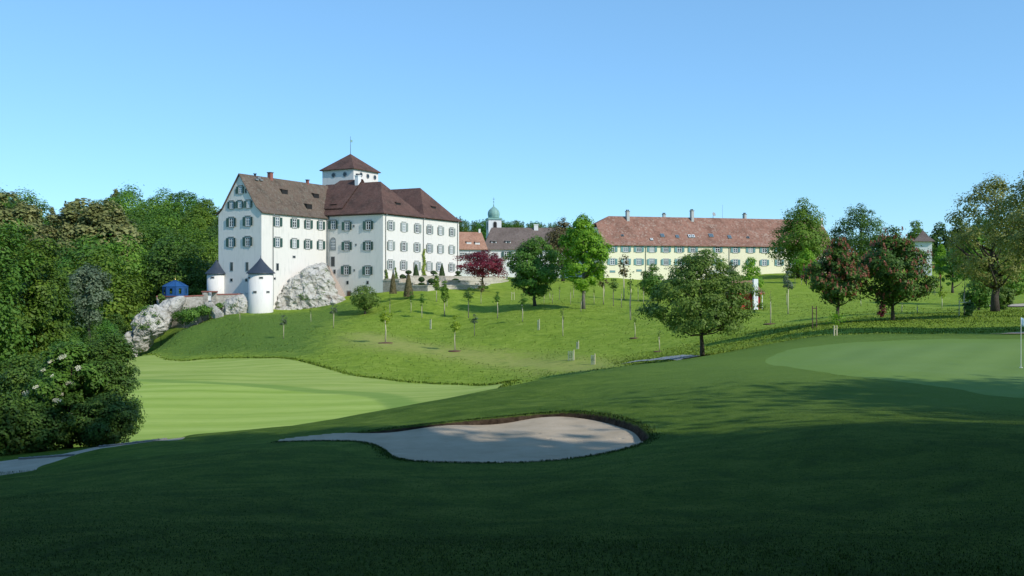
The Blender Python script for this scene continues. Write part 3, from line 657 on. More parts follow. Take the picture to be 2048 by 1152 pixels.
for x, Y, top, w in [(-20, 214, 388, 1), (14, 216, 384, 1.1), (44, 214, 400, 1), (70, 220, 424, 1), (112, 218, 428, 1.1), (140, 216, 402, 1.1), (166, 222, 398, 1.15), (192, 214, 404, 1.1), (215, 218, 402, 1.1), (236, 216, 414, 1), (95, 210, 452, 1), (130, 208, 446, 1)]:
    p = at_ground(x, 0, Y); place(rf.choice(PP), 'pine_tree', LB['p'][1], p - Vector((0, 0, .3)), zpx(top, Y) - p.z, rf.uniform(0, 6.28), LB['p'][2], w)
# lower trees between the meadow, the rock and the shrubs
for x, Y, top, c in [(250, 196, 560, 'd'), (215, 188, 575, 'd'), (285, 200, 545, 'd'), (320, 206, 520, 'd'), (365, 210, 515, 'b'), (400, 214, 500, 'd'), (170, 178, 570, 'b'), (120, 172, 545, 'b'), (232, 172, 620, 'd'), (150, 150, 600, 'b'), (205, 158, 630, 'b'), (90, 150, 560, 'l'), (40, 160, 520, 'b'), (10, 140, 540, 'l'), (-30, 150, 500, 'b'), (60, 176, 500, 'l'), (240, 150, 668, 'b'), (185, 130, 670, 'd'), (130, 120, 640, 'b'), (60, 110, 620, 'd')]:
    p = at_ground(x, 0, Y); h = max(5.0, zpx(top, Y) - p.z)
    place(rf.choice(PR[c]), 'valley_tree', {'b': 'leafy green', 'l': 'light green', 'd': 'dark green'}[c] + ' tree in the hollow below the blue pavilion', p - Vector((0, 0, .3)), h, rf.uniform(0, 6.28), {'b': 'green', 'l': 'light green', 'd': 'dark green'}[c] + ' trees of the hollow', rf.uniform(0.9, 1.15))
ptree('willow_tree', 'silvery grey willow with a rounded crown before the dark wood', 178, 680, 524, 98, 640, 'round', 0.42, 8000, 60, 0.3, 'lf_grey', 50, Y=146, clump_k=0.14, droop=1.0)
# conifers behind the chapel
for i in range(34):
    x = 905 + i * 6.2 + rf.uniform(-3, 3); Y = rf.uniform(380, 440); top = float(np.interp(x, [905, 930, 960, 1000, 1060, 1120], [430, 436, 450, 452, 458, 462])) + rf.uniform(-4, 7)
    p = at_ground(x, 0, Y); h = max(10, zpx(top, Y) - p.z); c = rf.random()
    place(rf.choice(PC if c < 0.55 else PB), 'conifer_tree' if c < 0.55 else 'forest_tree', 'dark conifer on the skyline behind the onion-domed tower' if c < 0.55 else 'leafy forest tree on the skyline behind the onion-domed tower', p, h, rf.uniform(0, 6.28), 'conifers behind the chapel' if c < 0.55 else 'leafy trees behind the chapel', 1.1)

# ------------------------------------------------------------------ castle
A = Vector((0.4666, 0.8844, 0)); B = Vector((-0.8844, 0.4666, 0)); C0 = px_at(766, 560, 190)
ANG = math.atan2(A.y, A.x)
CI = Matrix.Translation(C0) @ Matrix.Rotation(ANG, 4, 'Z'); CINV = CI.inverted()
def ray_plane(px, py, o, n, inv):
    """photograph pixel -> point on a plane given in the building's own frame"""
    a = inv @ Vector((0, 0, 0)); d = (inv.to_3x3() @ px_dir(px, py)); n = Vector(n); o = Vector(o)
    return a + d * ((o - a).dot(n) / d.dot(n))
castle = empty('castle', C0, ANG); tag(castle, 'white castle with brown tiled roofs, square tower and two round corner turrets', 'castle')
WE, LE = 13.75, 13.25     # eave heights
W1, W2 = 15.2, 30.2       # wing: two hipped blocks along x
MB().box(0, W1, 0, 27, -9, WE).build('wall', M['wall'], castle)
MB().box(W1 - 0.003, W2, 0.003, 20, -9, WE - 0.003).build('wall', M['wall'], castle)
def gable_block():
    b = MB(); x0, x1, y0, y1, zr = -19.9, 0.5, 14.4, 25.7, 20.6; ym = (y0 + y1) / 2
    P = [(y0, -11), (y1, -11), (y1, LE - .25), (y1 - 1.1, LE + .75), (ym, zr), (y0 + 1.1, LE + .75), (y0, LE - .25)]
    vs = [(x0, y, z) for y, z in P] + [(x1, y, z) for y, z in P]
    b.add(vs, [tuple(reversed(range(7))), tuple(range(7, 14))] + [(i, (i + 1) % 7, (i + 1) % 7 + 7, i + 7) for i in range(7)])
    return b
gable_block().build('wall', M['wall'], castle)
TX, TY, TS = 17.3, 20.8, 9.6
MB().box(TX, TX + TS, TY, TY + TS - 0.4, -4, 26.1).build('tower_wall', M['wall'], castle)

def slab(quads, t=0.18):
    """roof skin: closed slabs below given faces"""
    b = MB()
    for q in quads:
        n = len(q); q = [Vector(p) for p in q]
        b.add(q + [p - Vector((0, 0, t)) for p in q], [tuple(range(n)), tuple(reversed(range(n, 2 * n)))] + [(i, i + n, (i + 1) % n + n, (i + 1) % n) for i in range(n)])
    return b
def hip(x0, x1, y0, y1, ze, zr, ya, yb, ov=0.55, xr=None, kick=0.7):
    """hipped roof with flared eaves, ridge along y from ya to yb"""
    xm = xr if xr is not None else (x0 + x1) / 2; O = [(x0 - ov, y0 - ov, ze), (x1 + ov, y0 - ov, ze), (x1 + ov, y1 + ov, ze), (x0 - ov, y1 + ov, ze)]
    def lift(p, apex, f, up):
        q = Vector(p).lerp(Vector(apex), f); q.z += up; return q
    a, b_ = Vector((xm, ya, zr)), Vector((xm, yb, zr)); ap = [a, a, b_, b_]
    K = [lift(O[i], ap[i], 0.16, -0.45 * kick) for i in range(4)]; O = [Vector(o) for o in O]
    return [[O[0], O[1], K[1], K[0]], [O[1], O[2], K[2], K[1]], [O[2], O[3], K[3], K[2]], [O[3], O[0], K[0], K[3]],
            [K[0], K[1], a], [K[1], K[2], b_, a], [K[2], K[3], b_], [K[3], K[0], a, b_]]
ZR = 21.25
slab(hip(0, W1, 0, 27, WE + .06, ZR, 6.1, 21)).build('roof', M['roof_r'], castle)
slab(hip(W1, W2, 0, 20, WE + .05, ZR - .05, 5.9, 14)).build('roof', M['roof_r'], castle)
# raised ridge part behind the white chimney
slab([[(1.0, 11.3, 15.3), (1.0, 24, 15.3), (8.2, 17.5, 22.1), (8.2, 11.3, 22.1)], [(14.5, 11.3, 15.3), (8.2, 11.3, 22.1), (8.2, 17.5, 22.1), (14.5, 24, 15.3)], [(1.0, 24, 15.3), (14.5, 24, 15.3), (8.2, 17.5, 22.1)], [(1.0, 11.3, 15.3), (8.2, 11.3, 22.1), (14.5, 11.3, 15.3)]]).build('roof', M['roof_r'], castle)
def gable_roof(x0, x1, y0, y1, ze, zr, ov=0.45, kick=1.1):
    ym = (y0 + y1) / 2; L = []
    for s, ye in ((-1, y0), (1, y1)):
        e = (ye + s * ov, ze - 0.1); k = (ye - s * 1.1, ze + 1.05); r = (ym, zr)
        for p, q in ((e, k), (k, r)):
            quad = [(x0, p[0], p[1]), (x1, p[0], p[1]), (x1, q[0], q[1]), (x0, q[0], q[1])]
            L.append(quad if s < 0 else quad[::-1])
    return L
slab(gable_roof(-20.2, 7, 14.4, 25.7, LE, 20.95)).build('roof', M['roof_l'], castle)
tw = [(TX - .5, TY - .5), (TX + TS + .5, TY - .5), (TX + TS + .5, TY + TS + .1), (TX - .5, TY + TS + .1)]; apx = (TX + TS / 2, TY + TS / 2 - .2, 30.2)
slab([[(*tw[i], 26.0), (*tw[(i + 1) % 4], 26.0), apx] for i in range(4)]).build('tower_roof', M['roof_r'], castle)
MB().tube([(apx[0], apx[1], 30), (apx[0], apx[1], 34.4)], [0.07, 0.035], 6).build('flagpole', M['iron'], castle)
MB().box(apx[0] - .05, apx[0] + .75, apx[1] - .02, apx[1] + .02, 33.0, 33.6).build('weather_vane', M['copper'], castle)
# eave boards
eb = MB(); eb.box(-.06, W1, -.07, -.004, WE - .3, WE - .02).box(W1 + .003, W2 + .06, -.07, -.004, WE - .3, WE - .02).box(-.07, -.004, 0, 14.3, WE - .3, WE - .02)
eb.box(-19.9, -.1, 14.33, 14.396, LE - .32, LE - .12); eb.build('eave_board', M['eave'], castle)

# --- windows
def win_protos(shut, w=1.12, h=1.75, hood=True, pane='glass', shutters=True):
    s = MB(); t_ = .16
    s.box(-w/2 - t_, -w/2, -.07, .02, -h/2, h/2).box(w/2, w/2 + t_, -.07, .02, -h/2, h/2)
    s.box(-w/2 - t_ - .06, w/2 + t_ + .06, -.13, .02, -h/2 - .16, -h/2 - .001)
    if hood:
        s.box(-w/2 - t_, w/2 + t_, -.09, .02, h/2 + .001, h/2 + .17); s.box(-w/2 - t_ - .1, w/2 + t_ + .1, -.17, .02, h/2 + .171, h/2 + .27)
    else: s.box(-w/2 - t_, w/2 + t_, -.07, .02, h/2 + .001, h/2 + .14)
    c = MB(); b_ = .085
    c.box(-w/2, -w/2 + b_, -.05, .01, -h/2, h/2).box(w/2 - b_, w/2, -.05, .01, -h/2, h/2).box(-w/2 + b_, w/2 - b_, -.05, .01, h/2 - b_, h/2 - .001).box(-w/2 + b_, w/2 - b_, -.05, .01, -h/2 + .001, -h/2 + b_)
    c.box(-.055, .055, -.052, .01, -h/2 + b_, h/2 - b_).box(-w/2 + b_, w/2 - b_, -.048, .01, h*.14, h*.14 + .1)
    c.box(-w/2 + b_, w/2 - b_, -.04, .01, -h*.17 - .02, -h*.17 + .02)
    p = MB(); p.box(-w/2 + b_ * .5, w/2 - b_ * .5, -.025, -.005, -h/2 + b_ * .5, h/2 - b_ * .5)
    sh = MB(); sw = w * 0.52
    sh.box(0, sw, -.05, 0, -h/2 + .02, h/2 - .02); sh.box(.07, sw - .07, -.075, -.051, -h/2 + .12, -.06).box(.07, sw - .07, -.075, -.051, .06, h/2 - .12)
    trim = 'stone_trim_pale_lit' if shut == 'shut_lit' else 'stone_trim'
    ms = [s.mesh('window'), c.mesh('casement'), p.mesh('pane'), sh.mesh('shutter')]
    for m_, k in zip(ms, (trim, 'white', pane, shut)): m_.materials.append(M[k])
    return ms, w, t_, shutters
rw = random.Random(3)
def add_window(root, pr, loc, rz, sc=1.0):
    ms, w, t_, shutters = pr
    o = link_mesh('window', ms[0], None, root, loc, rz); o.scale = (sc, 1, sc)
    link_mesh('casement', ms[1], None, o); pn = link_mesh('pane', ms[2], None, o)
    pn.material_slots[0].link = 'OBJECT'; pn.material_slots[0].material = M[rw.choice(['glass', 'glass', 'glass_b', 'curtain'])]
    if shutters:
        a = link_mesh('shutter', ms[3], None, o, (w/2 + t_ - .02, -.075, 0)); a.rotation_euler.z = -math.radians(rw.uniform(3, 16))
        b_ = link_mesh('shutter', ms[3], None, o, (-w/2 - t_ + .02, -.125, 0)); b_.rotation_euler.z = math.pi + math.radians(rw.uniform(3, 16))
    return o
WD = win_protos('shut_d'); WDs = win_protos('shut_d', 0.85, 1.35); WG = win_protos('shut_lit', 1.15, 1.8, True, 'glass_b'); WDb = win_protos('shut_d', 1.12, 1.75, True, 'glass_b')
FX = dict(o=(0, 0, 0), n=(1, 0, 0)); FY = dict(o=(0, 0, 0), n=(0, 1, 0))
def on(px, py, o, n): return ray_plane(px, py, o, n, CINV)
R90 = -math.pi / 2
# right face of the wing
for row in ([(135,200),(305,218),(475,235),(633,252),(773,265),(917,282)], [(135,455),(303,468),(470,480),(630,490),(770,500),(912,508)], [(133,700),(298,708),(468,715),(625,722),(755,727),(910,735)]):
    for x, y in row:
        p = on(760 + x / 6.4, 420 + y / 6.4, (0, 0, 0), (0, 1, 0)); add_window(castle, WG, (p.x, -.003, p.z), 0)
# left face of the wing
for x, y in [(103,243),(270,255),(528,247),(268,497),(525,495),(260,790),(520,795)]:
    p = on(650 + x / 6.06, 410 + y / 6.06, (0, 0, 0), (1, 0, 0)); add_window(castle, WDb if rw.random() < .4 else WD, (-.003, p.y, p.z), R90)
# long face of the gabled house
for x, y in [(138,320),(468,348),(728,368),(970,390),(142,718),(465,740),(722,755),(970,768)]:
    p = on(540 + x / 9.6, 410 + y / 9.6, (0, 14.4, 0), (0, 1, 0)); add_window(castle, WDb if rw.random() < .4 else WD, (p.x, 14.397, p.z), 0)
# gable
for i, (x, y) in enumerate([(492,380),(322,672),(483,662),(647,655),(320,1005),(638,985)]):
    p = on(430 + x / 9.6, 340 + y / 9.6, (-19.9, 0, 0), (1, 0, 0)); add_window(castle, WDs if i < 4 else WDb, (-19.903, p.y, p.z), R90)
for x, y in [(210,158),(423,148)]:
    p = on(430 + x / 6.4, 460 + y / 6.4, (-19.9, 0, 0), (1, 0, 0)); add_window(castle, WDb, (-19.903, p.y, p.z), R90)
def loophole(root, loc, rz, w, h, name='loophole', mat='dark'):
    o = MB().box(-w/2 - .1, w/2 + .1, -.05, .02, -h/2 - .1, h/2 + .1).build(name, M['stone_trim'], root, loc, rz)
    MB().box(-w/2, w/2, -.065, -.051, -h/2, h/2).build('opening', M[mat], o)
    return o
for x, y, w, h in [(410,412,.25,.75),(595,402,.25,.75)]:
    p = on(430 + x / 9.6, 340 + y / 9.6, (-19.9, 0, 0), (1, 0, 0)); loophole(castle, (-19.903, p.y, p.z), R90, w, h)
for x, y, w, h in [(215,468,.6,1.6),(413,468,.6,1.6),(213,640,.5,.45),(403,642,.5,.45)]:
    p = on(430 + x / 6.4, 460 + y / 6.4, (-19.9, 0, 0), (1, 0, 0)); loophole(castle, (-19.903, p.y, p.z), R90, w, h, 'loophole', 'glass')
for x, y, w, h in [(555,779,.7,.35),(457,838,.6,1.3),(440,907,.5,.3)]:
    p = on(400 + x / 2.953, 250 + y / 2.953, (0, 14.4, 0), (0, 1, 0)); loophole(castle, (p.x, 14.397, p.z), 0, w, h, 'loophole', 'glass')
for x, y, w, h in [(97,685,.9,1.95),(118,808,.45,.75),(275,940,.45,.6),(518,940,.45,.6),(352,255,.22,.3),(377,483,.22,.3),(357,790,.22,.3)]:
    p = on(650 + x / 6.06, 410 + y / 6.06, (0, 0, 0), (1, 0, 0)); loophole(castle, (-.003, p.y, p.z), R90, w, h, 'small_window', 'glass')
p = on(650 + 293 / 6.06, 410 + 1105 / 6.06, (0, 0, 0), (1, 0, 0))
dr = MB().box(-.62, .62, -.06, .02, -1.3, 1.2).build('door', M['stone_trim'], castle, (-.003, p.y, p.z), R90)
MB().box(-.45, .45, -.075, -.061, -1.3, 1.0).build('door_leaf', M['post'], dr)
# arched window
p = on(650 + 100 / 6.06, 410 + 470 / 6.06, (0, 0, 0), (1, 0, 0))
def arch(w, h, d0, d1, n=10):
    pts = [(-w/2, -h/2), (w/2, -h/2)] + [(w/2 * math.cos(math.pi * k / n), h/2 - w/2 + w/2 * math.sin(math.pi * k / n)) for k in range(n + 1)]
    m = len(pts); b = MB(); b.add([(x, d0, z) for x, z in pts] + [(x, d1, z) for x, z in pts], [tuple(range(m)), tuple(reversed(range(m, 2*m)))] + [(i, i+m, (i+1) % m + m, (i+1) % m) for i in range(m)]); return b
aw = arch(1.55, 2.8, -.06, .02).build('arched_window', M['stone_trim'], castle, (-.003, p.y, p.z), R90)
arch(1.2, 2.5, -.075, -.061).build('pane', M['glass_b'], aw)
cs = MB(); cs.box(-.06, .06, -.09, -.076, -1.2, 1.2).box(-.38, -.32, -.088, -.076, -1.2, .95).box(.32, .38, -.088, -.076, -1.2, .95)
for z in (-.6, 0, .6): cs.box(-.6, .6, -.087, -.0765, z - .04, z + .04)
cs.build('casement', M['white'], aw)
# tower portholes
def porthole(loc, rz):
    b = MB(); n = 20; b.lathe([(.62, 0), (.62, .06), (.5, .09)], n); me = b.mesh('porthole'); o = link_mesh('porthole', me, M['stone_trim'], castle, loc)
    o.rotation_euler = (math.pi / 2, 0, rz)
    g = MB().lathe([(.46, .08), (.46, .11)], n).mesh('pane'); link_mesh('pane', g, M['glass'], o)
for x, y in [(262,770),(480,755)]:
    p = on(640 + x / 9.6, 270 + y / 9.6, (TX, 0, 0), (1, 0, 0)); porthole((TX - .003, p.y, p.z), R90)
for x, y in [(785,760),(915,790),(1050,815)]:
    p = on(640 + x / 9.6, 270 + y / 9.6, (0, TY, 0), (0, 1, 0)); porthole((p.x, TY - .003, p.z), 0)
# drainpipes
def pipe(root, pts, r=.07): return MB().tube(pts, [r] * len(pts), 8).build('drainpipe', M['pipe'], root, smooth=True)
for pxx, face, zb in [(770.5, 'y', 0.2), (846, 'y', 0.2), (914.5, 'y', 0.2)]:
    p = on(pxx, 500, (0, 0, 0), (0, 1, 0)); pipe(castle, [(p.x, -.5, WE - .1), (p.x, -.13, WE - .8), (p.x, -.13, zb)])
p = on(545.5, 500, (0, 14.4, 0), (0, 1, 0)); pipe(castle, [(p.x, 13.95, LE - .2), (p.x, 14.27, LE - .8), (p.x, 14.27, -5)])
pipe(castle, [(-.45, 14.2, LE - .2), (-.45, 14.2, 3)]); pipe(castle, [(-.14, 13.9, WE - .3), (-.14, 13.9, 2)])
# chimneys
def chimney(root, x, y, z0, z1, w, d, mat, cap='stone_trim', name='chimney', flues=0):
    o = MB().box(-w/2, w/2, -d/2, d/2, 0, z1 - z0).build(name, M[mat], root, (x, y, z0))
    MB().box(-w/2 - .1, w/2 + .1, -d/2 - .1, d/2 + .1, z1 - z0 + .003, z1 - z0 + .16).build('chimney_cap', M[cap], o)
    for k in range(flues): MB().box(-w/2 + k * w * .6, -w/2 + k * w * .6 + w * .3, -.2, .2, z1 - z0 + .163, z1 - z0 + .5).build('flue', M['iron'], o)
    return o
def roof_pt(px, py, a, b, c, inv): # point on the plane through three points
    n = (Vector(b) - Vector(a)).cross(Vector(c) - Vector(a)); return ray_plane(px, py, a, n, inv)
P_long = [(-19, 14.4, LE), (-5, 14.4, LE), (-10, 20.05, 20.95)]; P_wl = [(0, 0, WE), (0, 14, WE), (W1/2, 10, ZR)]
P_h1 = [(0, 0, WE), (W1, 0, WE), (W1/2, 6.1, ZR)]; P_h2 = [(W1, 0, WE), (W2, 0, WE), ((W1 + W2)/2, 5.9, ZR)]
p = roof_pt(714, 372, *P_wl, CINV); chimney(castle, p.x + .3, p.y, p.z - 1.0, p.z + 2.2, 1.0, .9, 'white', 'white', flues=2)
p = on(540.5, 358, (0, 20.05, 0), (0, 1, 0)); chimney(castle, p.x, 20.05, 20.3, 21.9, .8, .8, 'brick', 'eave')
p = on(615, 368, (0, 20.05, 0), (0, 1, 0)); chimney(castle, p.x, 20.05, 20.3, 21.5, .5, .5, 'brick', 'eave')
p = on(510, 350, (0, 20.05, 0), (0, 1, 0)); chimney(castle, p.x, 20.05, 20.3, 21.2, .3, .3, 'iron', 'iron', 'vent')
def shed_dormer(root, p, rz, w=1.7, h=.75, d=2.2, mat='roof_r', front='dark'):
    o = slab([[(-w * .8, 1.4 * d, .95 * h + .5), (-w/2, -.12, h), (w/2, -.12, h), (w * .8, 1.4 * d, .95 * h + .5)]], .09).build('dormer', M[mat], root, p, rz)
    MB().add([(-w/2, 0, -.25), (w/2, 0, -.25), (w/2, 0, h - .05), (-w/2, 0, h - .05), (-w/2, d, h + .1), (w/2, d, h + .1)], [(0, 1, 2, 3), (0, 3, 4), (1, 5, 2)]).build('opening', M[front], o)
    return o
for x, y in [(570, 386), (633, 394), (619, 415)]:
    shed_dormer(castle, roof_pt(x, y, *P_long, CINV), 0, mat='roof_l')
shed_dormer(castle, roof_pt(667, 415, *P_wl, CINV), R90)
shed_dormer(castle, roof_pt(797, 412, *P_h1, CINV), 0); shed_dormer(castle, roof_pt(868, 419, *P_h2, CINV), 0)
for x, y in [(517, 358), (522, 362), (513, 361)]:
    p = roof_pt(x, y, *P_long, CINV); MB().box(-.4, .4, -.25, .3, .05, .35).build('skylight', M['pipe'], castle, p)
# corner turrets
def turret(px, Y, r, z0, ze, za, holes):
    c = CINV @ Vector((span(px - 1024, Y), Y, 0)); o = MB().lathe([(r * 1.03, z0), (r, z0 + 3), (r, ze)], 36, (0, 0)).build('turret', M['wall'], castle, (c.x, c.y, 0), smooth=True)
    o.data.polygons[-1].use_smooth = False; o.data.polygons[-2].use_smooth = False
    MB().lathe([(r + .42, ze - .12), (r + .38, ze + .02), (r * .62, ze + (za - ze) * .42), (r * .26, ze + (za - ze) * .74), (.03, za)], 28).build('cone_roof', M['slate'], o)
    MB().tube([(0, 0, za - .1), (0, 0, za + .45)], [.05, .03], 6).build('finial', M['iron'], o)
    for hx, hy in holes:
        wp = px_at(hx, hy, Y); ang = math.asin(max(-.97, min(.97, (wp.x - span(px - 1024, Y)) / r)))   # angle off the view axis
        la = -math.pi / 2 + ang - ANG                     # turret azimuth in the castle's frame
        loc = (math.cos(la) * (r + .0), math.sin(la) * (r + .0), wp.z)
        loophole(o, loc, la + math.pi / 2, .55, .22)
    return o
turret(521.5, 177.5, 2.33, -9.5, 1.35, 4.3, [(503, 555.6), (528.7, 555.6), (516.4, 583.7), (540, 583.7)])
turret(433, 184.3, 1.83, -6, 1.32, 4.05, [(431, 555)])
# brown buttress strip beside the rock
b = MB(); q0 = on(656, 531, (0, 0, 0), (1, 0, 0)); q1 = on(679, 600, (-3.0, 0, 0), (1, 0, 0))
b.add([(q0.x - .1, q0.y + .3, q0.z), (q0.x - .1, q0.y - .3, q0.z), (q1.x, q1.y - .45, q1.z - 1), (q1.x, q1.y + .45, q1.z - 1), (.2, q0.y + .3, q0.z), (.2, q0.y - .3, q0.z), (.2, q1.y - .45, q1.z - 1), (.2, q1.y + .45, q1.z - 1)],
      [(0, 1, 2, 3), (7, 6, 5, 4), (0, 4, 5, 1), (1, 5, 6, 2), (2, 6, 7, 3), (3, 7, 4, 0)])
b.build('buttress', plain('buttress_plaster', (0.36, 0.29, 0.24), .9, 0, .25), castle)

# ------------------------------------------------------------------ rocks
def rock(name, label, outline, Y0, bulge, back, seed, amp=0.5, slope=0.0, nb=130, nr=26, flora=0):
    """free-form limestone: an outline with its own depth front and back, broken up by ridged noise"""
    P = smooth_poly([(span(x - 1024, Y0), zpx(y, Y0)) for x, y in outline], 12)
    seg = np.linalg.norm(np.roll(P, -1, 0) - P, axis=1); cum = np.concatenate([[0], np.cumsum(seg)])
    PP_ = np.vstack([P, P[:1]]); tt = np.linspace(0, cum[-1], nb, endpoint=False)
    bx = np.interp(tt, cum, PP_[:, 0]); bz = np.interp(tt, cum, PP_[:, 1]); cx, cz = bx.mean(), bz.mean()
    verts = []; faces = []
    def disp(v):
        q = v * 0.42 + Vector((seed * 3.1, seed * 1.7, 0))
        n = mnoise.ridged_multi_fractal(q, 0.9, 2.1, 5, 1.0, 2.0) - 0.9; m = mnoise.turbulence_vector(v * 0.8, 4, False)
        return Vector((m.x * .6, -n * 0.8 + m.y * .6, m.z * .5)) * amp
    for side, dep in ((-1, bulge), (1, back)):
        for i in range(nr + 1):
            r = i / nr
            for k in range(nb):
                x = cx + (bx[k] - cx) * r; z = cz + (bz[k] - cz) * r
                y = Y0 + slope * (x - cx) + side * dep * (1 - r ** 2.6) ** 0.6
                v = Vector((x, y, z)); verts.append(v + disp(v))
    o2 = (nr + 1) * nb
    for i in range(nr):
        for k in range(nb):
            k2 = (k + 1) % nb
            faces.append((i*nb + k, i*nb + k2, (i+1)*nb + k2, (i+1)*nb + k)); faces.append((o2 + i*nb + k, o2 + (i+1)*nb + k, o2 + (i+1)*nb + k2, o2 + i*nb + k2))
    for k in range(nb):
        k2 = (k + 1) % nb; a = nr * nb; faces.append((a + k, a + k2, o2 + a + k2, o2 + a + k))
    c = Vector((cx, Y0, cz)); me = bpy.data.meshes.new(name); me.from_pydata([tuple(v - c) for v in verts], [], faces); me.update()
    root = empty(name, c); tag(root, label, 'rock'); link_mesh('stone', me, M['rock'], root)
    if flora:
        rng = np.random.default_rng(seed); V = np.array([tuple(v - c) for v in verts[:o2]]); hi = V[(V[:, 2] > np.percentile(V[:, 2], 55))]
        s = hi[rng.integers(0, len(hi), 14)]; pts = np.concatenate([q + rng.normal(size=(flora, 3)) * np.array([.45, .3, .22]) + np.array([0, -.1, .1]) for q in s])
        link_mesh('foliage', leaf_mesh('foliage', pts, rng.normal(size=pts.shape) + np.array([0, -.3, .8]), np.full(len(pts), .3), np.full(len(pts), .18), rng.random(len(pts)), seed), M['lf_mid'], root)
    return root
rock('cliff', 'big pale limestone cliff under the castle wall beside the turret', [(540, 640), (549, 604), (564, 582), (588, 556), (604, 546), (614, 534), (637, 525), (652, 530), (662, 553), (672, 586), (690, 606), (690, 645)], 187.5, 4.2, 3, 3, 0.9, 0.35, nb=170, nr=34, flora=18)
rock('boulder', 'rounded white limestone outcrop below the blue pavilion', [(272, 700), (268, 655), (274, 632), (288, 622), (300, 610), (318, 612), (332, 622), (338, 640), (333, 660), (318, 672), (300, 684), (288, 704)], 170, 3.2, 4, 7, 0.6, 0.1, nb=150, nr=30, flora=60)
rock('ledge', 'sloping pale rock rib leading up from the outcrop to the wall', [(318, 640), (322, 606), (345, 596), (366, 592), (367, 604), (356, 622), (346, 640), (334, 654)], 172.5, 1.6, 2.5, 9, 0.35, 0.1, nb=100, nr=16)
rock('weathered_rock', 'low weathered rock carrying the wall next to the white turret', [(437, 640), (440, 620), (446, 606), (458, 596), (478, 590), (500, 590), (506, 640)], 177.5, 1.8, 3, 12, 0.45, 0.1, nb=110, nr=18, flora=8)
rock('rock_bank', 'grey rock bank in the shade at the edge of the wood', [(195, 720), (215, 700), (240, 684), (262, 660), (272, 690), (268, 722)], 168, 1.4, 3, 15, 0.5, 0.0, nb=90, nr=14)

# ------------------------------------------------------------------ garden wall, pavilion
wl_root = empty('stone_wall', px_at(408, 605, 176)); tag(wl_root, 'rubble stone wall with brick coping and a gateway beside the turrets', 'wall')
def wall_run(p0, p1, zt0, zt1, zb, th=.5):
    o = Vector(wl_root.location); a = Vector((p0[0], p0[1], 0)) - Vector((o.x, o.y, 0)); b_ = Vector((p1[0], p1[1], 0)) - Vector((o.x, o.y, 0)); d = (b_ - a).normalized(); n = Vector((-d.y, d.x, 0)) * th
    def pr(x, za0, za1, zb0, zb1, e):
        m = MB(); e0 = -n * e; e1 = n * (1 + e)
        vs = [a + e0, b_ + e0, b_ + e1, a + e1]; zz0 = [za0, za1, za1, za0]; zz1 = [zb0, zb1, zb1, zb0]
        m.add([(v.x, v.y, z - o.z) for v, z in zip(vs, zz0)] + [(v.x, v.y, z - o.z) for v, z in zip(vs, zz1)], [(0,3,2,1),(4,5,6,7),(0,1,5,4),(1,2,6,5),(2,3,7,6),(3,0,4,7)]); return m
    pr(0, zb, zb, zt0, zt1, 0).build('masonry', M['masonry'], wl_root)
    pr(0, zt0 + .003, zt1 + .003, zt0 + .22, zt1 + .22, .18).build('coping', M['brick'], wl_root)
w0 = px_at(318, 592, 176); w1 = px_at(366, 592, 173.5); w2 = px_at(410, 590, 175.5); w3 = px_at(430, 588, 176.5); w4 = px_at(500, 588, 178.5)
wall_run(w0, w1, zpx(594, 176), zpx(594, 173.5), -9); wall_run(w1, w2, zpx(594, 173.5), zpx(592, 175.5), -9); wall_run(w3, w4, zpx(590, 176.5), zpx(589, 178.5), -9)
wall_run(px_at(319, 592, 176), px_at(325, 592, 190), zpx(594, 176), zpx(594, 176), -9)
o = Vector(wl_root.location)
for q in (w2 + Vector((.1, 0, 0)), w3 - Vector((.1, 0, 0))):
    MB().box(q.x - .5 - o.x, q.x + .4 - o.x, q.y - .2 - o.y, q.y + .6 - o.y, -8 - o.z, zpx(584.5, 176) - o.z).build('gate_pier', M['masonry'], wl_root)
MB().box(w2.x - .6 - o.x, w3.x + .5 - o.x, w2.y - .3 - o.y, w2.y + 1.2 - o.y, zpx(584.5, 176) + .003 - o.z, zpx(582, 176) - o.z).build('gate_lintel', M['brick'], wl_root)
MB().box(w2.x + .5 - o.x, w3.x - .6 - o.x, w2.y + .3 - o.y, w2.y + .4 - o.y, -3.9 - o.z, zpx(587, 176) - o.z).build('gate', M['white'], wl_root)
rp = empty('stone_ramp', px_at(430, 618, 174)); tag(rp, 'narrow pale stone stair descending from the gateway to the meadow', 'stair'); o = Vector(rp.location)
for k in range(9):
    a = px_at(419 + k * 2.6, 604 + k * 2.7, 175.5 - k * .35) - o
    MB().box(a.x - .75, a.x + .55, a.y - .35, a.y + .6, a.z - 1.5, a.z).build('step', M['rock'], rp)
pv = empty('pavilion', Vector((span(350.5 - 1024, 179), 179, zpx(593, 179)))); tag(pv, 'blue metal garden pavilion with pointed roof on the wall', 'pavilion')
R_ = span(47, 179) / 2; zb = 0.0; ze = zpx(573, 179) - pv.location.z; za = zpx(561, 179) - pv.location.z
oc = [(R_ * math.cos(math.pi / 8 + k * math.pi / 4), R_ * math.sin(math.pi / 8 + k * math.pi / 4)) for k in range(8)]
rfm = MB()
for k in range(8):
    a, b_ = oc[k], oc[(k + 1) % 8]; rfm.add([(a[0]*1.06, a[1]*1.06, ze), (b_[0]*1.06, b_[1]*1.06, ze), (b_[0]*.42, b_[1]*.42, ze + (za - ze)*.7), (a[0]*.42, a[1]*.42, ze + (za-ze)*.7), (0, 0, za)], [(0, 1, 2, 3), (3, 2, 4)])
rfo = rfm.build('roof', M['blue'], pv)
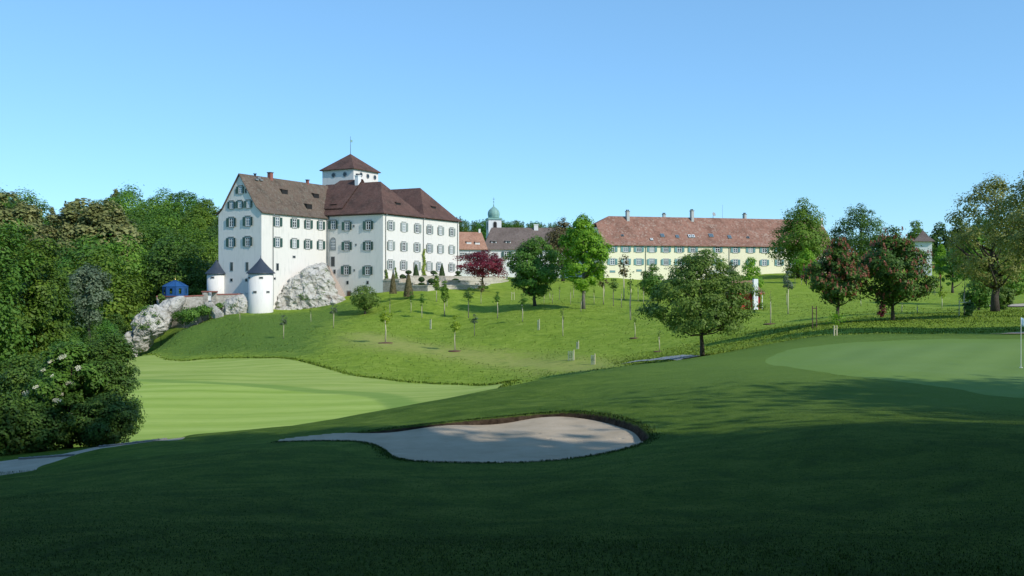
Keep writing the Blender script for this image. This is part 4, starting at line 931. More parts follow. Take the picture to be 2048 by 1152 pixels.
for k in range(8):
    a, b_ = Vector((*oc[k], 0)), Vector((*oc[(k + 1) % 8], 0))
    MB().tube([a + Vector((0, 0, -.3)), a + Vector((0, 0, ze))], [.09, .09], 8).build('post', M['blue'], pv)
    MB().tube([a * 1.06 + Vector((0, 0, ze + .03)), a * .42 + Vector((0, 0, ze + (za - ze) * .7 + .05)), Vector((0, 0, za + .05))], [.05, .05, .05], 6).build('rib', M['blue'], rfo)
    d = (b_ - a); L = d.length; ang = math.atan2(d.y, d.x); pm = MB()
    pm.box(.1, L - .1, -.03, .03, -.3, .55).box(.1, L - .1, -.03, .03, ze - .35, ze - .02).box(.1, .1 + L*.27, -.025, .025, .553, ze - .353).box(L*.9 - L*.27, L - .1, -.025, .025, .553, ze - .353)
    pm.build('panel', M['blue'], pv, a, ang)
MB().lathe([(.02, 0), (.14, .12), (.14, .22), (.03, .36), (.02, .9)], 10).build('finial', M['gold'], pv, (0, 0, za), smooth=True)

# ------------------------------------------------------------------ garden terrace in front of the wing (castle frame)
tr = empty('garden_terrace', C0, ANG); tag(tr, 'stepped garden terrace with pale stone retaining walls before the castle', 'terrace')
def terr_box(x0, x1, y0, y1, zt, mat, name='retaining_wall', zb=-6.5):
    MB().box(x0, x1, y0, y1, zb, zt - .2).build(name, M[mat], tr); MB().box(x0 - .08, x1 + .08, y0 - .08, y1 + .003, zt - .197, zt).build('coping', M['terr'], tr)
MB().box(.45, 46, -4.0, -.2, -6, .28).build('terrace_floor', M['gravel'], tr)
MB().box(.45, 40, -7.4, -4.45, -6, -.9).build('terrace_floor', M['meadow'], tr)
MB().box(.45, 36, -10.4, -7.85, -6, -1.9).build('terrace_floor', M['meadow'], tr)
terr_box(2.6, 46, -4.45, -4.0, .9, 'terr'); terr_box(5.0, 40, -7.85, -7.4, -.05, 'terr'); terr_box(0, 22, -10.9, -10.4, -1.05, 'terr')
terr_box(0, .45, -4.0, .0, .05, 'terr_shaded'); terr_box(-.003, .447, -7.4, -4.0, -.5, 'terr_shaded'); terr_box(.003, .453, -10.4, -7.4, -1.05, 'terr_shaded')
# garden stair with cheek walls
sx = 24.0
for k in range(9): MB().box(sx + .4, sx + 4.6, -9.0 - k * .42, -8.58 - k * .42, -6, -1.0 - k * .22).build('step', M['terr'], tr)
for xx in (sx, sx + 4.6):
    MB().add([(xx, -7.9, -.6), (xx + .4, -7.9, -.6), (xx + .4, -13, -2.7), (xx, -13, -2.7), (xx, -7.9, -6), (xx + .4, -7.9, -6), (xx + .4, -13, -6), (xx, -13, -6)], [(0, 3, 2, 1), (4, 5, 6, 7), (0, 1, 5, 4), (1, 2, 6, 5), (2, 3, 7, 6), (3, 0, 4, 7)]).build('stair_cheek', M['terr'], tr)
terr_box(29.5, 40, -10.9, -10.4, -1.4, 'terr')

def topiary(label, pos, parts, lm='lf_top', cat='topiary', leaf=.16, dens=420, group=None, name='topiary_shrub'):
    """clipped evergreen: parts = (kind, radius, z0, z1)"""
    rng = np.random.default_rng(int(abs(pos[0] * 91 + pos[1] * 37)) + 7); Cs, Ns = [], []
    for kind, r, z0, z1 in parts:
        n = int(dens * max(.3, r * (z1 - z0))); u = rng.random(n); a = rng.random(n) * 6.283
        if kind == 'cone': rr = r * (1 - u) ** .65 * (1 + .04 * rng.normal(size=n)); nz = np.full(n, .35)
        else: rr = r * np.sqrt(np.clip(1 - (2 * u - 1) ** 2, 0, 1)) * (1 + .05 * rng.normal(size=n)); nz = (2 * u - 1)
        Cs.append(np.stack([rr * np.cos(a), rr * np.sin(a), z0 + u * (z1 - z0)], -1)); Ns.append(np.stack([np.cos(a), np.sin(a), nz], -1) + rng.normal(size=(n, 3)) * .3)
    Cc = np.concatenate(Cs); o = empty(name, pos); tag(o, label, cat, group)
    link_mesh('foliage', leaf_mesh('foliage', Cc, np.concatenate(Ns), np.full(len(Cc), leaf * 1.5), np.full(len(Cc), leaf), rng.random(len(Cc)), 5), M[lm], o)
    zt = max(p[3] for p in parts); MB().tube([(0, 0, -.1), (0, 0, zt * .8)], [.07, .04], 6).build('stem', M['bark'], o)
    return o
def tw_(x, y, z): return CI @ Vector((x, y, z))
def on_y(px, py, yy): return ray_plane(px, py, (0, yy, 0), (0, 1, 0), CINV)
def top_at(px, yy, z): q = on_y(px, 555, yy); return tw_(q.x, yy, z)
topiary('tall clipped yew cone beside the climbing vine on the castle wall', top_at(832, -2.6, .28), [('cone', .75, 0, 3.1)], dens=900)
topiary('tall clipped yew cone farther along the terrace from the climbing vine', top_at(884, -2.6, .28), [('cone', .75, 0, 3.2)], dens=900)
topiary('brown-green clipped cone at the corner of the dark terrace wall', top_at(786, -8.6, -2.6), [('cone', .7, 0, 4.0)], 'lf_brown', dens=800)
topiary('broad brown-green clipped cone in front of the terrace end wall', top_at(817, -11.6, -3.2), [('cone', .95, 0, 4.4)], 'lf_brown', dens=800)
for px, lb in ((817, 'mushroom-clipped box between the vine-covered corner and the first yew cone'), (867, 'mushroom-clipped box between the two tall yew cones')):
    topiary(lb, top_at(px, -2.9, .28), [('ball', .65, .95, 1.75), ('ball', .75, -.1, .75)], dens=1100)
topiary('double-capped clipped box beside the red maple', top_at(916, -2.9, .28), [('ball', .62, 1.0, 1.8), ('ball', .95, -.1, .95)], dens=1100)
topiary('ball-topped clipped box on the lower terrace step', top_at(843, -9, -1.9), [('ball', .62, 1.5, 2.5), ('ball', .62, .9, 1.35), ('ball', .6, -.1, .5)], dens=1100)
topiary('low tiered clipped box beside the slender column trees', top_at(863, -9, -1.9), [('ball', .75, 1.2, 2.2), ('ball', .7, .2, 1.1)], dens=1100)
topiary('low round green shrub on the terrace wall under the red maple', top_at(911, -7.0, -.7), [('ball', .9, -.2, 1.0)], 'lf_olive', dens=900, name='round_shrub', cat='shrub')
for px, lb, h, hk in ((805, 'small round shrub by the castle wall', .9, 'lf_top'), (850, 'small clipped ball at the foot of the climbing vine', .8, 'lf_top')):
    topiary(lb, top_at(px, -2.4, .28), [('ball', .6, -.1, h)], hk, dens=1000, name='round_shrub', cat='shrub')
for px, x0, lb in ((883, 0, 'low hedge along the pale terrace wall foot'), (964, 0, 'low green hedge under the terrace stair')):
    q = on_y(px, 578, -11.3); topiary(lb, tw_(q.x, -11.4, hz(*tw_(q.x, -11.4, 0)[:2]) - .1), [('ball', 1.3, -.3, .7)], 'lf_mid', dens=700, name='low_hedge', cat='hedge')
def vine(label, px, face_y, z0, z1, w, n, lm='lf_yel'):
    rng = np.random.default_rng(int(px)); q = on_y(px, 500, face_y); zz = z0 + (z1 - z0) * rng.random(n) ** 1.5
    k = 1 - .75 * (zz - z0) / (z1 - z0); pts = np.stack([rng.normal(size=n) * w * k + .2 * np.sin(zz * 2), -.25 - rng.random(n) * .25, zz], -1)
    o = empty('climbing_vine', tw_(q.x, face_y, 0), ANG); tag(o, label, 'vine')
    link_mesh('leaves', leaf_mesh('leaves', pts, rng.normal(size=(n, 3)) * .5 + np.array([0, -1, .4]), np.full(n, .3), np.full(n, .2), rng.random(n), 3), M[lm], o)
    MB().tube([(0, -.15, z0), (.05, -.15, z1 * .9)], [.05, .02], 6).build('stem', M['bark'], o)
vine('long climbing vine up the drainpipe in the middle of the castle wing', 846, 0, .3, 6.8, .35, 700)
vine('short climbing vine at the corner of the castle wing', 770, 0, .0, 2.2, .25, 250, 'lf_olive'); vine('short climbing vine beside the wing corner drainpipe', 789, -.3, .2, 2.6, .25, 250, 'lf_olive')

# ------------------------------------------------------------------ yellow building
Y_ANG = math.radians(14.4); YO = Vector((span(1208 - 1024, 230), 230, 0)); YI = Matrix.Translation(YO) @ Matrix.Rotation(Y_ANG, 4, 'Z'); YINV = YI.inverted()
yb = empty('yellow_building', YO, Y_ANG); tag(yb, 'long cream yellow building with mottled red roof and teal shutters', 'building')
YL, YD, YE, YR = 64.5, 13.0, 8.95, 16.4
b = MB(); Pp = [(0, -2), (YD, -2), (YD, YE - .2), (YD - 1.0, YE + .7), (YD * .66, YE + 4.5), (YD * .34, YE + 4.5), (1.0, YE + .7), (0, YE - .2)]
b.add([(0, y, z) for y, z in Pp] + [(YL, y, z) for y, z in Pp], [tuple(reversed(range(8))), tuple(range(8, 16))] + [(i, (i + 1) % 8, (i + 1) % 8 + 8, i + 8) for i in range(8)])
b.build('wall', M['cream'], yb)
ov = .55; hx = 3.6; zc = YE + (YR - YE) * .72; yc = YD / 2 * .72
q = []
for s in (0, 1):
    def fy(y): return y if s == 0 else YD - y
    e0 = (-.4, fy(-ov), YE - .15); e1 = (YL + .4, fy(-ov), YE - .15); k0 = (-.4, fy(1.0), YE + 1.0); k1 = (YL + .4, fy(1.0), YE + 1.0)
    c0 = (-.4, fy(yc), zc); c1 = (YL + .4, fy(yc), zc); r0 = (hx, YD / 2, YR); r1 = (YL - hx, YD / 2, YR)
    f1, f2 = [e0, e1, k1, k0], [k0, k1, c1, r1, r0, c0]
    q += [f1, f2] if s == 0 else [f1[::-1], f2[::-1]]
q += [[(-.4, YD - yc, zc), (-.4, yc, zc), (hx, YD / 2, YR)], [(YL + .4, yc, zc), (YL + .4, YD - yc, zc), (YL - hx, YD / 2, YR)]]
slab(q, .2).build('roof', M['roof_y'], yb)
MB().box(0, YL, -.06, -.004, YE - .4, YE - .15).build('eave_board', M['eave'], yb)
WT = win_protos('shut_t', 1.15, 1.5, False)
def yon(px, py): return ray_plane(px, py, (0, 0, 0), (0, 1, 0), YINV)
for x in (176,282,385,488,598,704,810,1005,1145,1265,1373,1490,1600,1710,1820):
    for yy, dy in ((465, 497.6), (563, 523.2)):
        p = yon(1180 + x / 3.94, dy + (x - 176) * .0016); add_window(yb, WT, (p.x, -.003, p.z), 0)
for x, y in ((1225, 543), (1278, 541)):
    p = yon(x, y); loophole(yb, (p.x, -.003, p.z), 0, 1.3, .4, 'cellar_window', 'shut_t')
for x in (1291, 1458): p = yon(x, 500); pipe(yb, [(p.x, -.55, YE - .2), (p.x, -.12, YE - .8), (p.x, -.12, .5)])
PYR = [(0, 0, YE), (40, 0, YE), (20, YD / 2, YR)]
for x, y, top, w in ((1256.5, 442, 421, .75), (1385.5, 443, 420, .7), (1491, 434, 427, .6)):
    p = roof_pt(x, y, *PYR, YINV); wy = (YI @ p).y; chimney(yb, p.x, p.y + .5, p.z - .6, zpx(top + 2, wy), w, 1.1, 'stone_trim_pale_lit', 'stone_trim', flues=2)
p = roof_pt(1331, 432, *PYR, YINV); chimney(yb, p.x, YD / 2 + 1.2, YR - 1, YR + .7, .7, .7, 'stone_trim_pale_lit', 'stone_trim', flues=2)
p = roof_pt(1425, 434, *PYR, YINV)
dsh = MB(); dsh.lathe([(.02, 0), (.3, .03), (.5, .12), (.55, .2)], 18); d_ = dsh.build('satellite_dish', M['pipe'], yb, (p.x, YD / 2 - .4, YR + .9)); d_.rotation_euler = (math.radians(70), 0, .3)
MB().tube([(p.x, YD/2 - .1, YR - .5), (p.x, YD/2 - .1, YR + .95)], [.05, .05], 6).build('dish_mast', M['iron'], yb)
p = roof_pt(1444, 434, *PYR, YINV); MB().tube([(p.x, YD/2, YR - .3), (p.x, YD/2, YR + 3.6)], [.03, .02], 5).build('antenna', M['iron'], yb)
psl = math.atan2(YR - YE, YD / 2)
for x, y, w, h, mt in ((1324.7, 471, .9, 1.0, 'glass_b'), (1354.6, 473, .75, .9, 'glass_b'), (1379, 472.6, .7, .9, 'white'), (1386, 472.6, .7, .9, 'white'), (1422, 471, 1.1, 1.0, 'glass_b'), (1459, 474, .8, 1.0, 'glass_b'), (1245, 471, .5, .5, 'glass'), (1303, 479, .6, .6, 'white'), (1496, 475, .6, .5, 'glass')):
    p = roof_pt(x, y, *PYR, YINV); o = MB().box(-w/2 - .08, w/2 + .08, -h/2 - .08, h/2 + .08, -.1, .13).build('skylight', M['pipe'], yb, p); o.rotation_euler = (psl, 0, 0)
    MB().box(-w/2, w/2, -h/2, h/2, .131, .15).build('pane', M['glass_b' if mt == 'white' else mt], o)
    if mt == 'white': MB().box(-w/2, w/2, -h/2, -h/2 + .12, .151, .2).box(-w/2, w/2, h/2 - .12, h/2, .151, .2).box(-w/2, -w/2 + .12, -h/2 + .12, h/2 - .12, .151, .2).box(w/2 - .12, w/2, -h/2 + .12, h/2 - .12, .151, .2).build('frame', M['white'], o)
MB().box(-.3, .3, 1.0, 1.6, YE + 2.0, YR + .5).build('parapet', M['wall2'], yb, (YL + .3, 4.5, 0))

# ------------------------------------------------------------------ chapel range, orange roofed link, onion tower
ch = empty('chapel_range', (span(968 - 1024, 238), 238, 0), math.radians(4)); tag(ch, 'long white range with grey-brown roof below the onion-domed tower', 'building')
CE, CR, CL_, CD = zpx(498, 238), zpx(455, 244), 27.0, 12.0
MB().box(0, CL_, 0, CD, -2, CE).build('wall', M['wall2'], ch)
slab([[(-.4, -.5, CE), (CL_ + .4, -.5, CE), (CL_ + .4, CD/2, CR), (2.2, CD/2, CR)], [(CL_ + .4, CD + .5, CE), (-.4, CD + .5, CE), (2.2, CD/2, CR), (CL_ + .4, CD/2, CR)], [(-.4, CD + .5, CE), (-.4, -.5, CE), (2.2, CD/2, CR)], [(CL_ + .4, -.5, CE), (CL_ + .4, CD + .5, CE), (CL_ + .4, CD/2, CR)]]).build('roof', M['roof_g'], ch)
CHI = (Matrix.Translation(ch.location) @ Matrix.Rotation(math.radians(4), 4, 'Z')).inverted(); PCH = [(0, -.5, CE), (20, -.5, CE), (10, CD/2, CR)]
for x, y in ((988, 485.5), (1016.5, 485.5)):
    p = roof_pt(x, y, *PCH, CHI); o = MB().box(-.65, .65, -.1, 1.6, -.7, .55).build('dormer', M['wall2'], ch, p)
    MB().box(-.4, -.04, -.13, -.101, -.25, .4).box(.04, .4, -.13, -.101, -.25, .4).build('pane', M['glass'], o)
    slab([[(-.85, -.3, .5), (.85, -.3, .5), (.85, 2.6, 1.0), (-.85, 2.6, 1.0)]], .1).build('dormer_roof', M['roof_g'], o)
p = roof_pt(1072, 458, *PCH, CHI); chimney(ch, p.x, CD/2 - .4, CR - .8, CR + .7, 1.1, .9, 'wall2', 'white')
WC = win_protos('shut_d', 1.1, 1.5, False)
for x in (1013, 1045, 1075): p = ray_plane(x, 509, (0, 0, 0), (0, 1, 0), CHI); add_window(ch, WC, (p.x, -.003, p.z), 0)
for x in (995, 1030, 1060): p = ray_plane(x, 535, (0, 0, 0), (0, 1, 0), CHI); add_window(ch, WC, (p.x, -.003, p.z), 0)
lk = empty('link_house', (span(916 - 1024, 229), 229, 0), math.radians(10)); tag(lk, 'white link house with bright orange tiled roof beside the castle wing', 'building')
LEv, LR, LL, LD = zpx(498, 229), zpx(464, 234), 7.4, 9.0
MB().box(0, LL, 0, LD, -2, LEv).build('wall', M['wall2'], lk)
slab([[(-.3, -.5, LEv), (LL, -.5, LEv), (LL - .9, LD/2, LR), (-.3, LD/2, LR)], [(LL, LD + .5, LEv), (-.3, LD + .5, LEv), (-.3, LD/2, LR), (LL - .9, LD/2, LR)], [(LL, -.5, LEv), (LL, LD + .5, LEv), (LL - .9, LD/2, LR)]]).build('roof', M['roof_o'], lk)
LKI = (Matrix.Translation(lk.location) @ Matrix.Rotation(math.radians(10), 4, 'Z')).inverted(); PLK = [(0, -.5, LEv), (5, -.5, LEv), (3, LD/2, LR)]
for x, y in ((938, 488), (955, 489)): shed_dormer(lk, roof_pt(x, y, *PLK, LKI), 0, 1.2, .6, 1.4, 'roof_o', 'wall2')
p = ray_plane(924, 511, (0, 0, 0), (0, 1, 0), LKI); add_window(lk, win_protos('shut_lit', 1.1, 1.4, False), (p.x, -.003, p.z), 0)
p = ray_plane(945, 512, (0, 0, 0), (0, 1, 0), LKI); add_window(lk, win_protos('shut_lit', 1.1, 1.4, False), (p.x, -.003, p.z), 0)
MB().box(-.25, .25, -.25, .25, -.5, .8).build('chimney', M['wall2'], lk, (LL - 1.4, LD/2, LR))

ct = empty('chapel_tower', (span(987.5 - 1024, 252), 252, 0), math.radians(12)); tag(ct, 'slender white church tower with green copper onion dome', 'tower')
tw2 = span(26, 252) / 2; zt = zpx(440, 252)
MB().box(-tw2, tw2, -tw2, tw2, -1, zt).build('wall', M['wall2'], ct)
MB().box(-tw2 - .25, tw2 + .25, -tw2 - .25, tw2 + .25, zt + .003, zt + .28).box(-tw2 - .1, tw2 + .1, -tw2 - .1, tw2 + .1, zt + .283, zt + .5).build('cornice', M['copper'], ct)
z1 = zpx(435, 252); za = zpx(403, 252); hh = za - z1
on_prof = [(1.62, 0), (1.6, .04), (1.72, .14), (1.76, .25), (1.68, .36), (1.42, .47), (1.02, .56), (.6, .63), (.3, .69), (.18, .74), (.2, .76), (.13, .8), (.07, .9), (.03, 1.0)]
dome = MB(); nn = 24
dome.lathe([(r * span(24, 252) / 2 / 1.76 * (1), z1 - .1 + h * hh) for r, h in on_prof], nn); dm = dome.build('onion_dome', M['copper'], ct, smooth=True)
for k in range(12):
    a = k * math.pi / 6; sc_ = span(24, 252) / 2 / 1.76 * 1.005
    MB().tube([(r * sc_ * math.cos(a), r * sc_ * math.sin(a), z1 - .1 + h * hh) for r, h in on_prof[:9]], [.035] * 9, 5).build('seam', M['copper'], dm)
MB().lathe([(.02, 0), (.18, .15), (.18, .25), (.02, .4)], 10).build('ball', M['copper'], ct, (0, 0, za - .3), smooth=True)
MB().box(-.03, .03, -.03, .03, 0, 1.1).box(-.3, .3, -.02, .02, .6, .68).build('cross', M['iron'], ct, (0, 0, za))
for rz, sg in ((0, 1), (-math.pi / 2, 1), (math.pi / 2, 1)):
    o = arch(1.15, 2.3, -.06, .02).build('sound_window', M['stone_trim'], ct, (tw2 * math.sin(rz) , -tw2 * math.cos(rz), zt - 1.6), rz); arch(.85, 2.0, -.08, -.061).build('opening', M['dark'], o)

# small tower house and red hut
th = empty('tower_house', (span(1846 - 1024, 248), 248, 0), math.radians(-20)); tag(th, 'small cream square tower house with grey pointed roof behind the chestnuts', 'building')
w_ = span(38, 248) / 2 * .8; ze = zpx(482, 248)
MB().box(-w_, w_, -w_, w_, -2, ze).build('wall', M['wall2'], th)
k_ = w_ + .7; hp = zpx(460, 248)
slab([[(a[0] * k_, a[1] * k_, ze - .1), (b_[0] * k_, b_[1] * k_, ze - .1), (b_[0] * k_ * .5, b_[1] * k_ * .5, ze + (hp - ze) * .38), (a[0] * k_ * .5, a[1] * k_ * .5, ze + (hp - ze) * .38)] for a, b_ in (((-1, -1), (1, -1)), ((1, -1), (1, 1)), ((1, 1), (-1, 1)), ((-1, 1), (-1, -1)))]
     + [[(a[0] * k_ * .5, a[1] * k_ * .5, ze + (hp - ze) * .38), (b_[0] * k_ * .5, b_[1] * k_ * .5, ze + (hp - ze) * .38), (0, 0, hp)] for a, b_ in (((-1, -1), (1, -1)), ((1, -1), (1, 1)), ((1, 1), (-1, 1)), ((-1, 1), (-1, -1)))]).build('roof', M['roof_g'], th)
loophole(th, (0, -w_ - .003, 6), 0, .9, 1.3, 'window', 'glass'); MB().tube([(0, 0, hp - .2), (0, 0, hp + .8)], [.06, .03], 6).build('finial', M['iron'], th)

gp = at_ground(1485, 0, 148); ht = empty('garden_hut', gp, math.radians(8)); tag(ht, 'red wooden hut with tiled roof and tall white chimney pier', 'hut')
hw, hd = span(60, 148) / 2, 3.0; he = zpx(584, 148) - gp.z; hr = zpx(561, 148) - gp.z
MB().box(-hw, hw, -hd/2, hd/2, -.5, he).build('wall', M['red_wood'], ht)
for k in range(18):
    x = -hw + .15 + k * (2 * hw - .3) / 17; MB().box(x - .02, x + .02, -hd/2 - .03, -hd/2 - .002, -.2, he - .15).build('batten', M['red_wood'], ht)
slab([[(-hw - .4, -hd/2 - .5, he - .2), (hw + .5, -hd/2 - .5, he - .2), (hw - .6, 0, hr), (-hw + .6, 0, hr)], [(hw + .5, hd/2 + .5, he - .2), (-hw - .4, hd/2 + .5, he - .2), (-hw + .6, 0, hr), (hw - .6, 0, hr)], [(hw + .5, -hd/2 - .5, he - .2), (hw + .5, hd/2 + .5, he - .2), (hw - .6, 0, hr)], [(-hw - .4, hd/2 + .5, he - .2), (-hw - .4, -hd/2 - .5, he - .2), (-hw + .6, 0, hr)]], .12).build('roof', M['roof_y'], ht)
MB().box(-hw - .3, hw + .4, -hd/2 - .52, -hd/2 - .45, he - .36, he - .2).build('fascia', M['red_wood'], ht)
q = ray_plane(1510, 590, (0, -hd/2 - .7, 0), (0, 1, 0), (Matrix.Translation(gp) @ Matrix.Rotation(math.radians(8), 4, 'Z')).inverted())
MB().box(q.x - .36, q.x + .36, -hd/2 - 1.1, -hd/2 - .55, -.6, zpx(558, 147) - gp.z).build('chimney_pier', M['white'], ht)
MB().tube([(hw + .15, -hd/2 - .3, -.3), (hw + .15, -hd/2 - .3, he - .2)], [.07, .07], 8).build('post', M['white'], ht)

# ------------------------------------------------------------------ saplings
def sap_proto(kind, lm, seed, nl, leaf, h=4.5, w=1.6, cb=.5, ncl=14, prof_='egg'):
    rng = np.random.default_rng(seed); tm, cm, cl = tree_meshes('sapling', h, w, cb, prof_, leaf, nl, ncl, .06, seed, clump_k=.2, limbs=8, sprays=.25)
    b = MB(); b.tube([(0, 0, -.1), (rng.normal() * .03, rng.normal() * .03, h * .35), (rng.normal() * .05, rng.normal() * .05, h * .62)], [.065, .055, .035], 7)
    pm = b.mesh('stem', True); pm.materials.append(M['stake']); cm.materials.append(M[lm]); tm.materials.append(M['bark_g'])
    return pm, tm, cm, h
SP = {'green': sap_proto('g', 'lf_mid', 201, 420, .24), 'yellow': sap_proto('y', 'lf_yel', 202, 380, .26, w=1.5), 'column': sap_proto('c', 'lf_light', 203, 700, .24, w=1.0, cb=.4, prof_='column', ncl=20),
      'grey': sap_proto('gr', 'lf_grey', 204, 420, .22, w=1.5), 'thin': sap_proto('t', 'lf_olive', 205, 70, .2, w=.8), 'red': sap_proto('r', 'lf_brown', 206, 260, .24, w=1.6), 'dark': sap_proto('d', 'lf_dark', 207, 380, .25, w=1.8, prof_='vase'), 'bare': sap_proto('b', 'lf_brown', 208, 30, .15, w=1.2)}
SPD = {'green': 'green leafy', 'yellow': 'yellow-green', 'column': 'narrow columnar', 'grey': 'silver-grey leaved', 'thin': 'sparse thin', 'red': 'reddish-brown leaved', 'dark': 'dark green', 'bare': 'leafless'}
mulch_me = MB().lathe([(.9, -.05), (.75, .05), (.3, .1)], 14).mesh('mulch_bed', True); mulch_me.materials.append(M['mulch'])
def sapling(x, y, top, kind, where='on the meadow slope below the castle', mulch=False, wk=1.0):
    p = hit(x, y); pm, tm, cm, h0 = SP[kind]; h = max(1.2, zpx(top, p.y) - p.z); s = h / h0
    r = empty('sapling', p, random.Random(x).uniform(0, 6.28)); r.scale = (max(.75, s * wk), max(.75, s * wk), s)
    tag(r, f'{SPD[kind]} sapling on a pale trunk {where}', 'sapling', f'{SPD[kind]} saplings {where}')
    link_mesh('trunk', pm, None, r); link_mesh('branches', tm, None, r); link_mesh('crown', cm, None, r)
    if mulch: link_mesh('mulch_bed', mulch_me, None, r)
for a in [(622,645,612,'thin'),(567,678,628,'grey'),(667,656,604,'grey'),(771,686,612,'yellow',True,1.1),(780,627,588,'thin'),(822,625,584,'green'),(844,636,588,'green'),(873,603,546,'column'),(889,632,562,'column'),(894,614,572,'thin'),
          (937,636,574,'dark'),(910,702,630,'yellow',True),(949,672,626,'grey'),(995,637,584,'green'),(1045,643,588,'green'),(962,608,560,'red'),(1126,672,606,'thin'),(1162,624,590,'bare'),(480,642,612,'thin'),(1270,676,626,'thin',True),(1319,703,655,'thin',True),(718,610,585,'thin')]:
    sapling(a[0], a[1], a[2], a[3], mulch=len(a) > 4, wk=a[5] if len(a) > 5 else 1.0)
for a in [(1088,608,582,'bare'),(1100,600,578,'bare'),(1105,607,580,'bare'),(1119,600,568,'thin'),(1141,609,570,'bare'),(1147,596,565,'thin'),(1171,592,570,'bare'),(1188,608,572,'thin'),(1207,609,540,'red'),(1209,593,560,'bare'),(1227,612,556,'dark'),
          (1243,615,572,'bare'),(1248,600,508,'red'),(1261,640,540,'thin'),(1276,603,556,'bare'),(1287,607,568,'bare'),(1541,648,576,'bare',True),(1576,628,538,'grey'),(1573,610,572,'thin'),(1590,573,545,'thin'),(1603,570,540,'thin'),(1870,592,560,'green'),(1904,578,545,'yellow'),(1884,618,575,'yellow'),(1804,625,600,'bare'),(1835,626,604,'bare'),(1428,661,620,'thin',True),(1660,566,540,'thin'),(1640,574,548,'thin'),(1722,613,590,'bare'),(1929,631,545,'bare')]:
    sapling(a[0], a[1], a[2], a[3], where='in the young orchard before the yellow building', mulch=len(a) > 4)
# stakes, stands and guards
def stake_pair(label, x, y, top, gap, mat, group=None):
    p = hit(x, y); r = empty('tree_stake', p); tag(r, label, 'stakes', group); h = zpx(top, p.y) - p.z
    for s in (-1, 1): MB().tube([(s * gap / 2, 0, -.2), (s * gap / 2, 0, h)], [.045, .045], 8).build('stake', M[mat], r)
    MB().box(-gap/2, gap/2, -.02, .02, h - .25, h - .17).build('crossbar', M[mat], r)
    return r, h
stake_pair('pair of dark posts in the shadow of the pink chestnut', 1629, 656, 612, .35, 'post')
r, h = stake_pair('pair of short pale stakes with a small leafy cutting at the edge of the green', 1671, 671, 651, .16, 'stake')
rng = np.random.default_rng(9); pts = rng.normal(size=(160, 3)) * np.array([.22, .2, .22]) + np.array([.1, 0, h + .45])
link_mesh('foliage', leaf_mesh('foliage', pts, rng.normal(size=pts.shape), np.full(160, .14), np.full(160, .1), rng.random(160), 1), M['lf_bright'], r)
stake_pair('pair of pale stakes at the foot of the garden stair', 1026, 600, 584, .5, 'stake')
stake_pair('square stake stand around the leafless sapling under the walnut', 1929, 632, 600, 1.0, 'stake')
for x, y, top, w, lb in ((1142, 721, 702, .32, 'wide pale mesh tree guard at the foot of the meadow'), (1186, 729, 710, .2, 'pale mesh tree guard with a wooden post near the shaded hollow'), (1155, 698, 684, .13, 'narrow grey tree guard above the wide mesh guard'), (1077, 660, 640, .14, 'slim grey tree guard on the open slope below the maple'), (861, 658, 640, .12, 'slim grey tree guard beside the tip of the long maple shadow')):
    p = hit(x, y); r = empty('tree_guard', p); tag(r, lb, 'tree guard'); h = zpx(top, p.y) - p.z
    g = MB()
    for k in range(10): a = k * math.pi / 5; g.tube([(w * math.cos(a), w * math.sin(a), -.05), (w * math.cos(a), w * math.sin(a), h)], [.012] * 2, 4)
    for k in range(7):
        z = h * (k + .5) / 7; g.tube([(w * math.cos(a_), w * math.sin(a_), z) for a_ in [j * math.pi / 6 for j in range(13)]], [.008] * 13, 4)
    g.build('mesh', M['mesh_guard'], r); MB().tube([(w, 0, -.2), (w, 0, h + .15)], [.05, .05], 7).build('post', M['stake'], r)
    rng = np.random.default_rng(x); pts = rng.normal(size=(70, 3)) * np.array([w * .4, w * .4, h * .25]) + np.array([0, 0, h * .6])
    link_mesh('seedling', leaf_mesh('seedling', pts, rng.normal(size=pts.shape), np.full(70, .16), np.full(70, .1), rng.random(70), 1), M['lf_mid'], r)
def shrub(label, x, y, top, wpx, lm, seed, leaf=.22, n=1500, Y=None, name='shrub', **kw):
    return ptree(name, label, x, y, top, wpx, y - 1, 'round', leaf, n, 24, .06, lm, seed, Y=Y, cat='shrub', clump_k=.2, **kw)
shrub('small red-leaved shrub at the foot of the wider pink chestnut', 1764, 634, 606, 17, 'lf_purple', 61, .16, 700)
shrub('dark dense shrub beside the staked leafless sapling', 1939, 633, 604, 26, 'lf_dark', 62, .2, 1200)
shrub('clump of tall green growth against the stone wall', 372, 645, 618, 56, 'lf_mid', 63, .35, 2400, Y=170)
shrub('clump of green growth beside the stone stair', 405, 630, 612, 44, 'lf_mid', 64, .35, 1500, Y=172.5)
shrub('ivy bush hanging over the wall end beside the pavilion', 322, 606, 588, 16, 'lf_olive', 65, .3, 700, Y=174.5)
shrub('low green bush at the gateway beside the weathered rock', 438, 618, 606, 16, 'lf_mid', 66, .3, 500, Y=175.5)

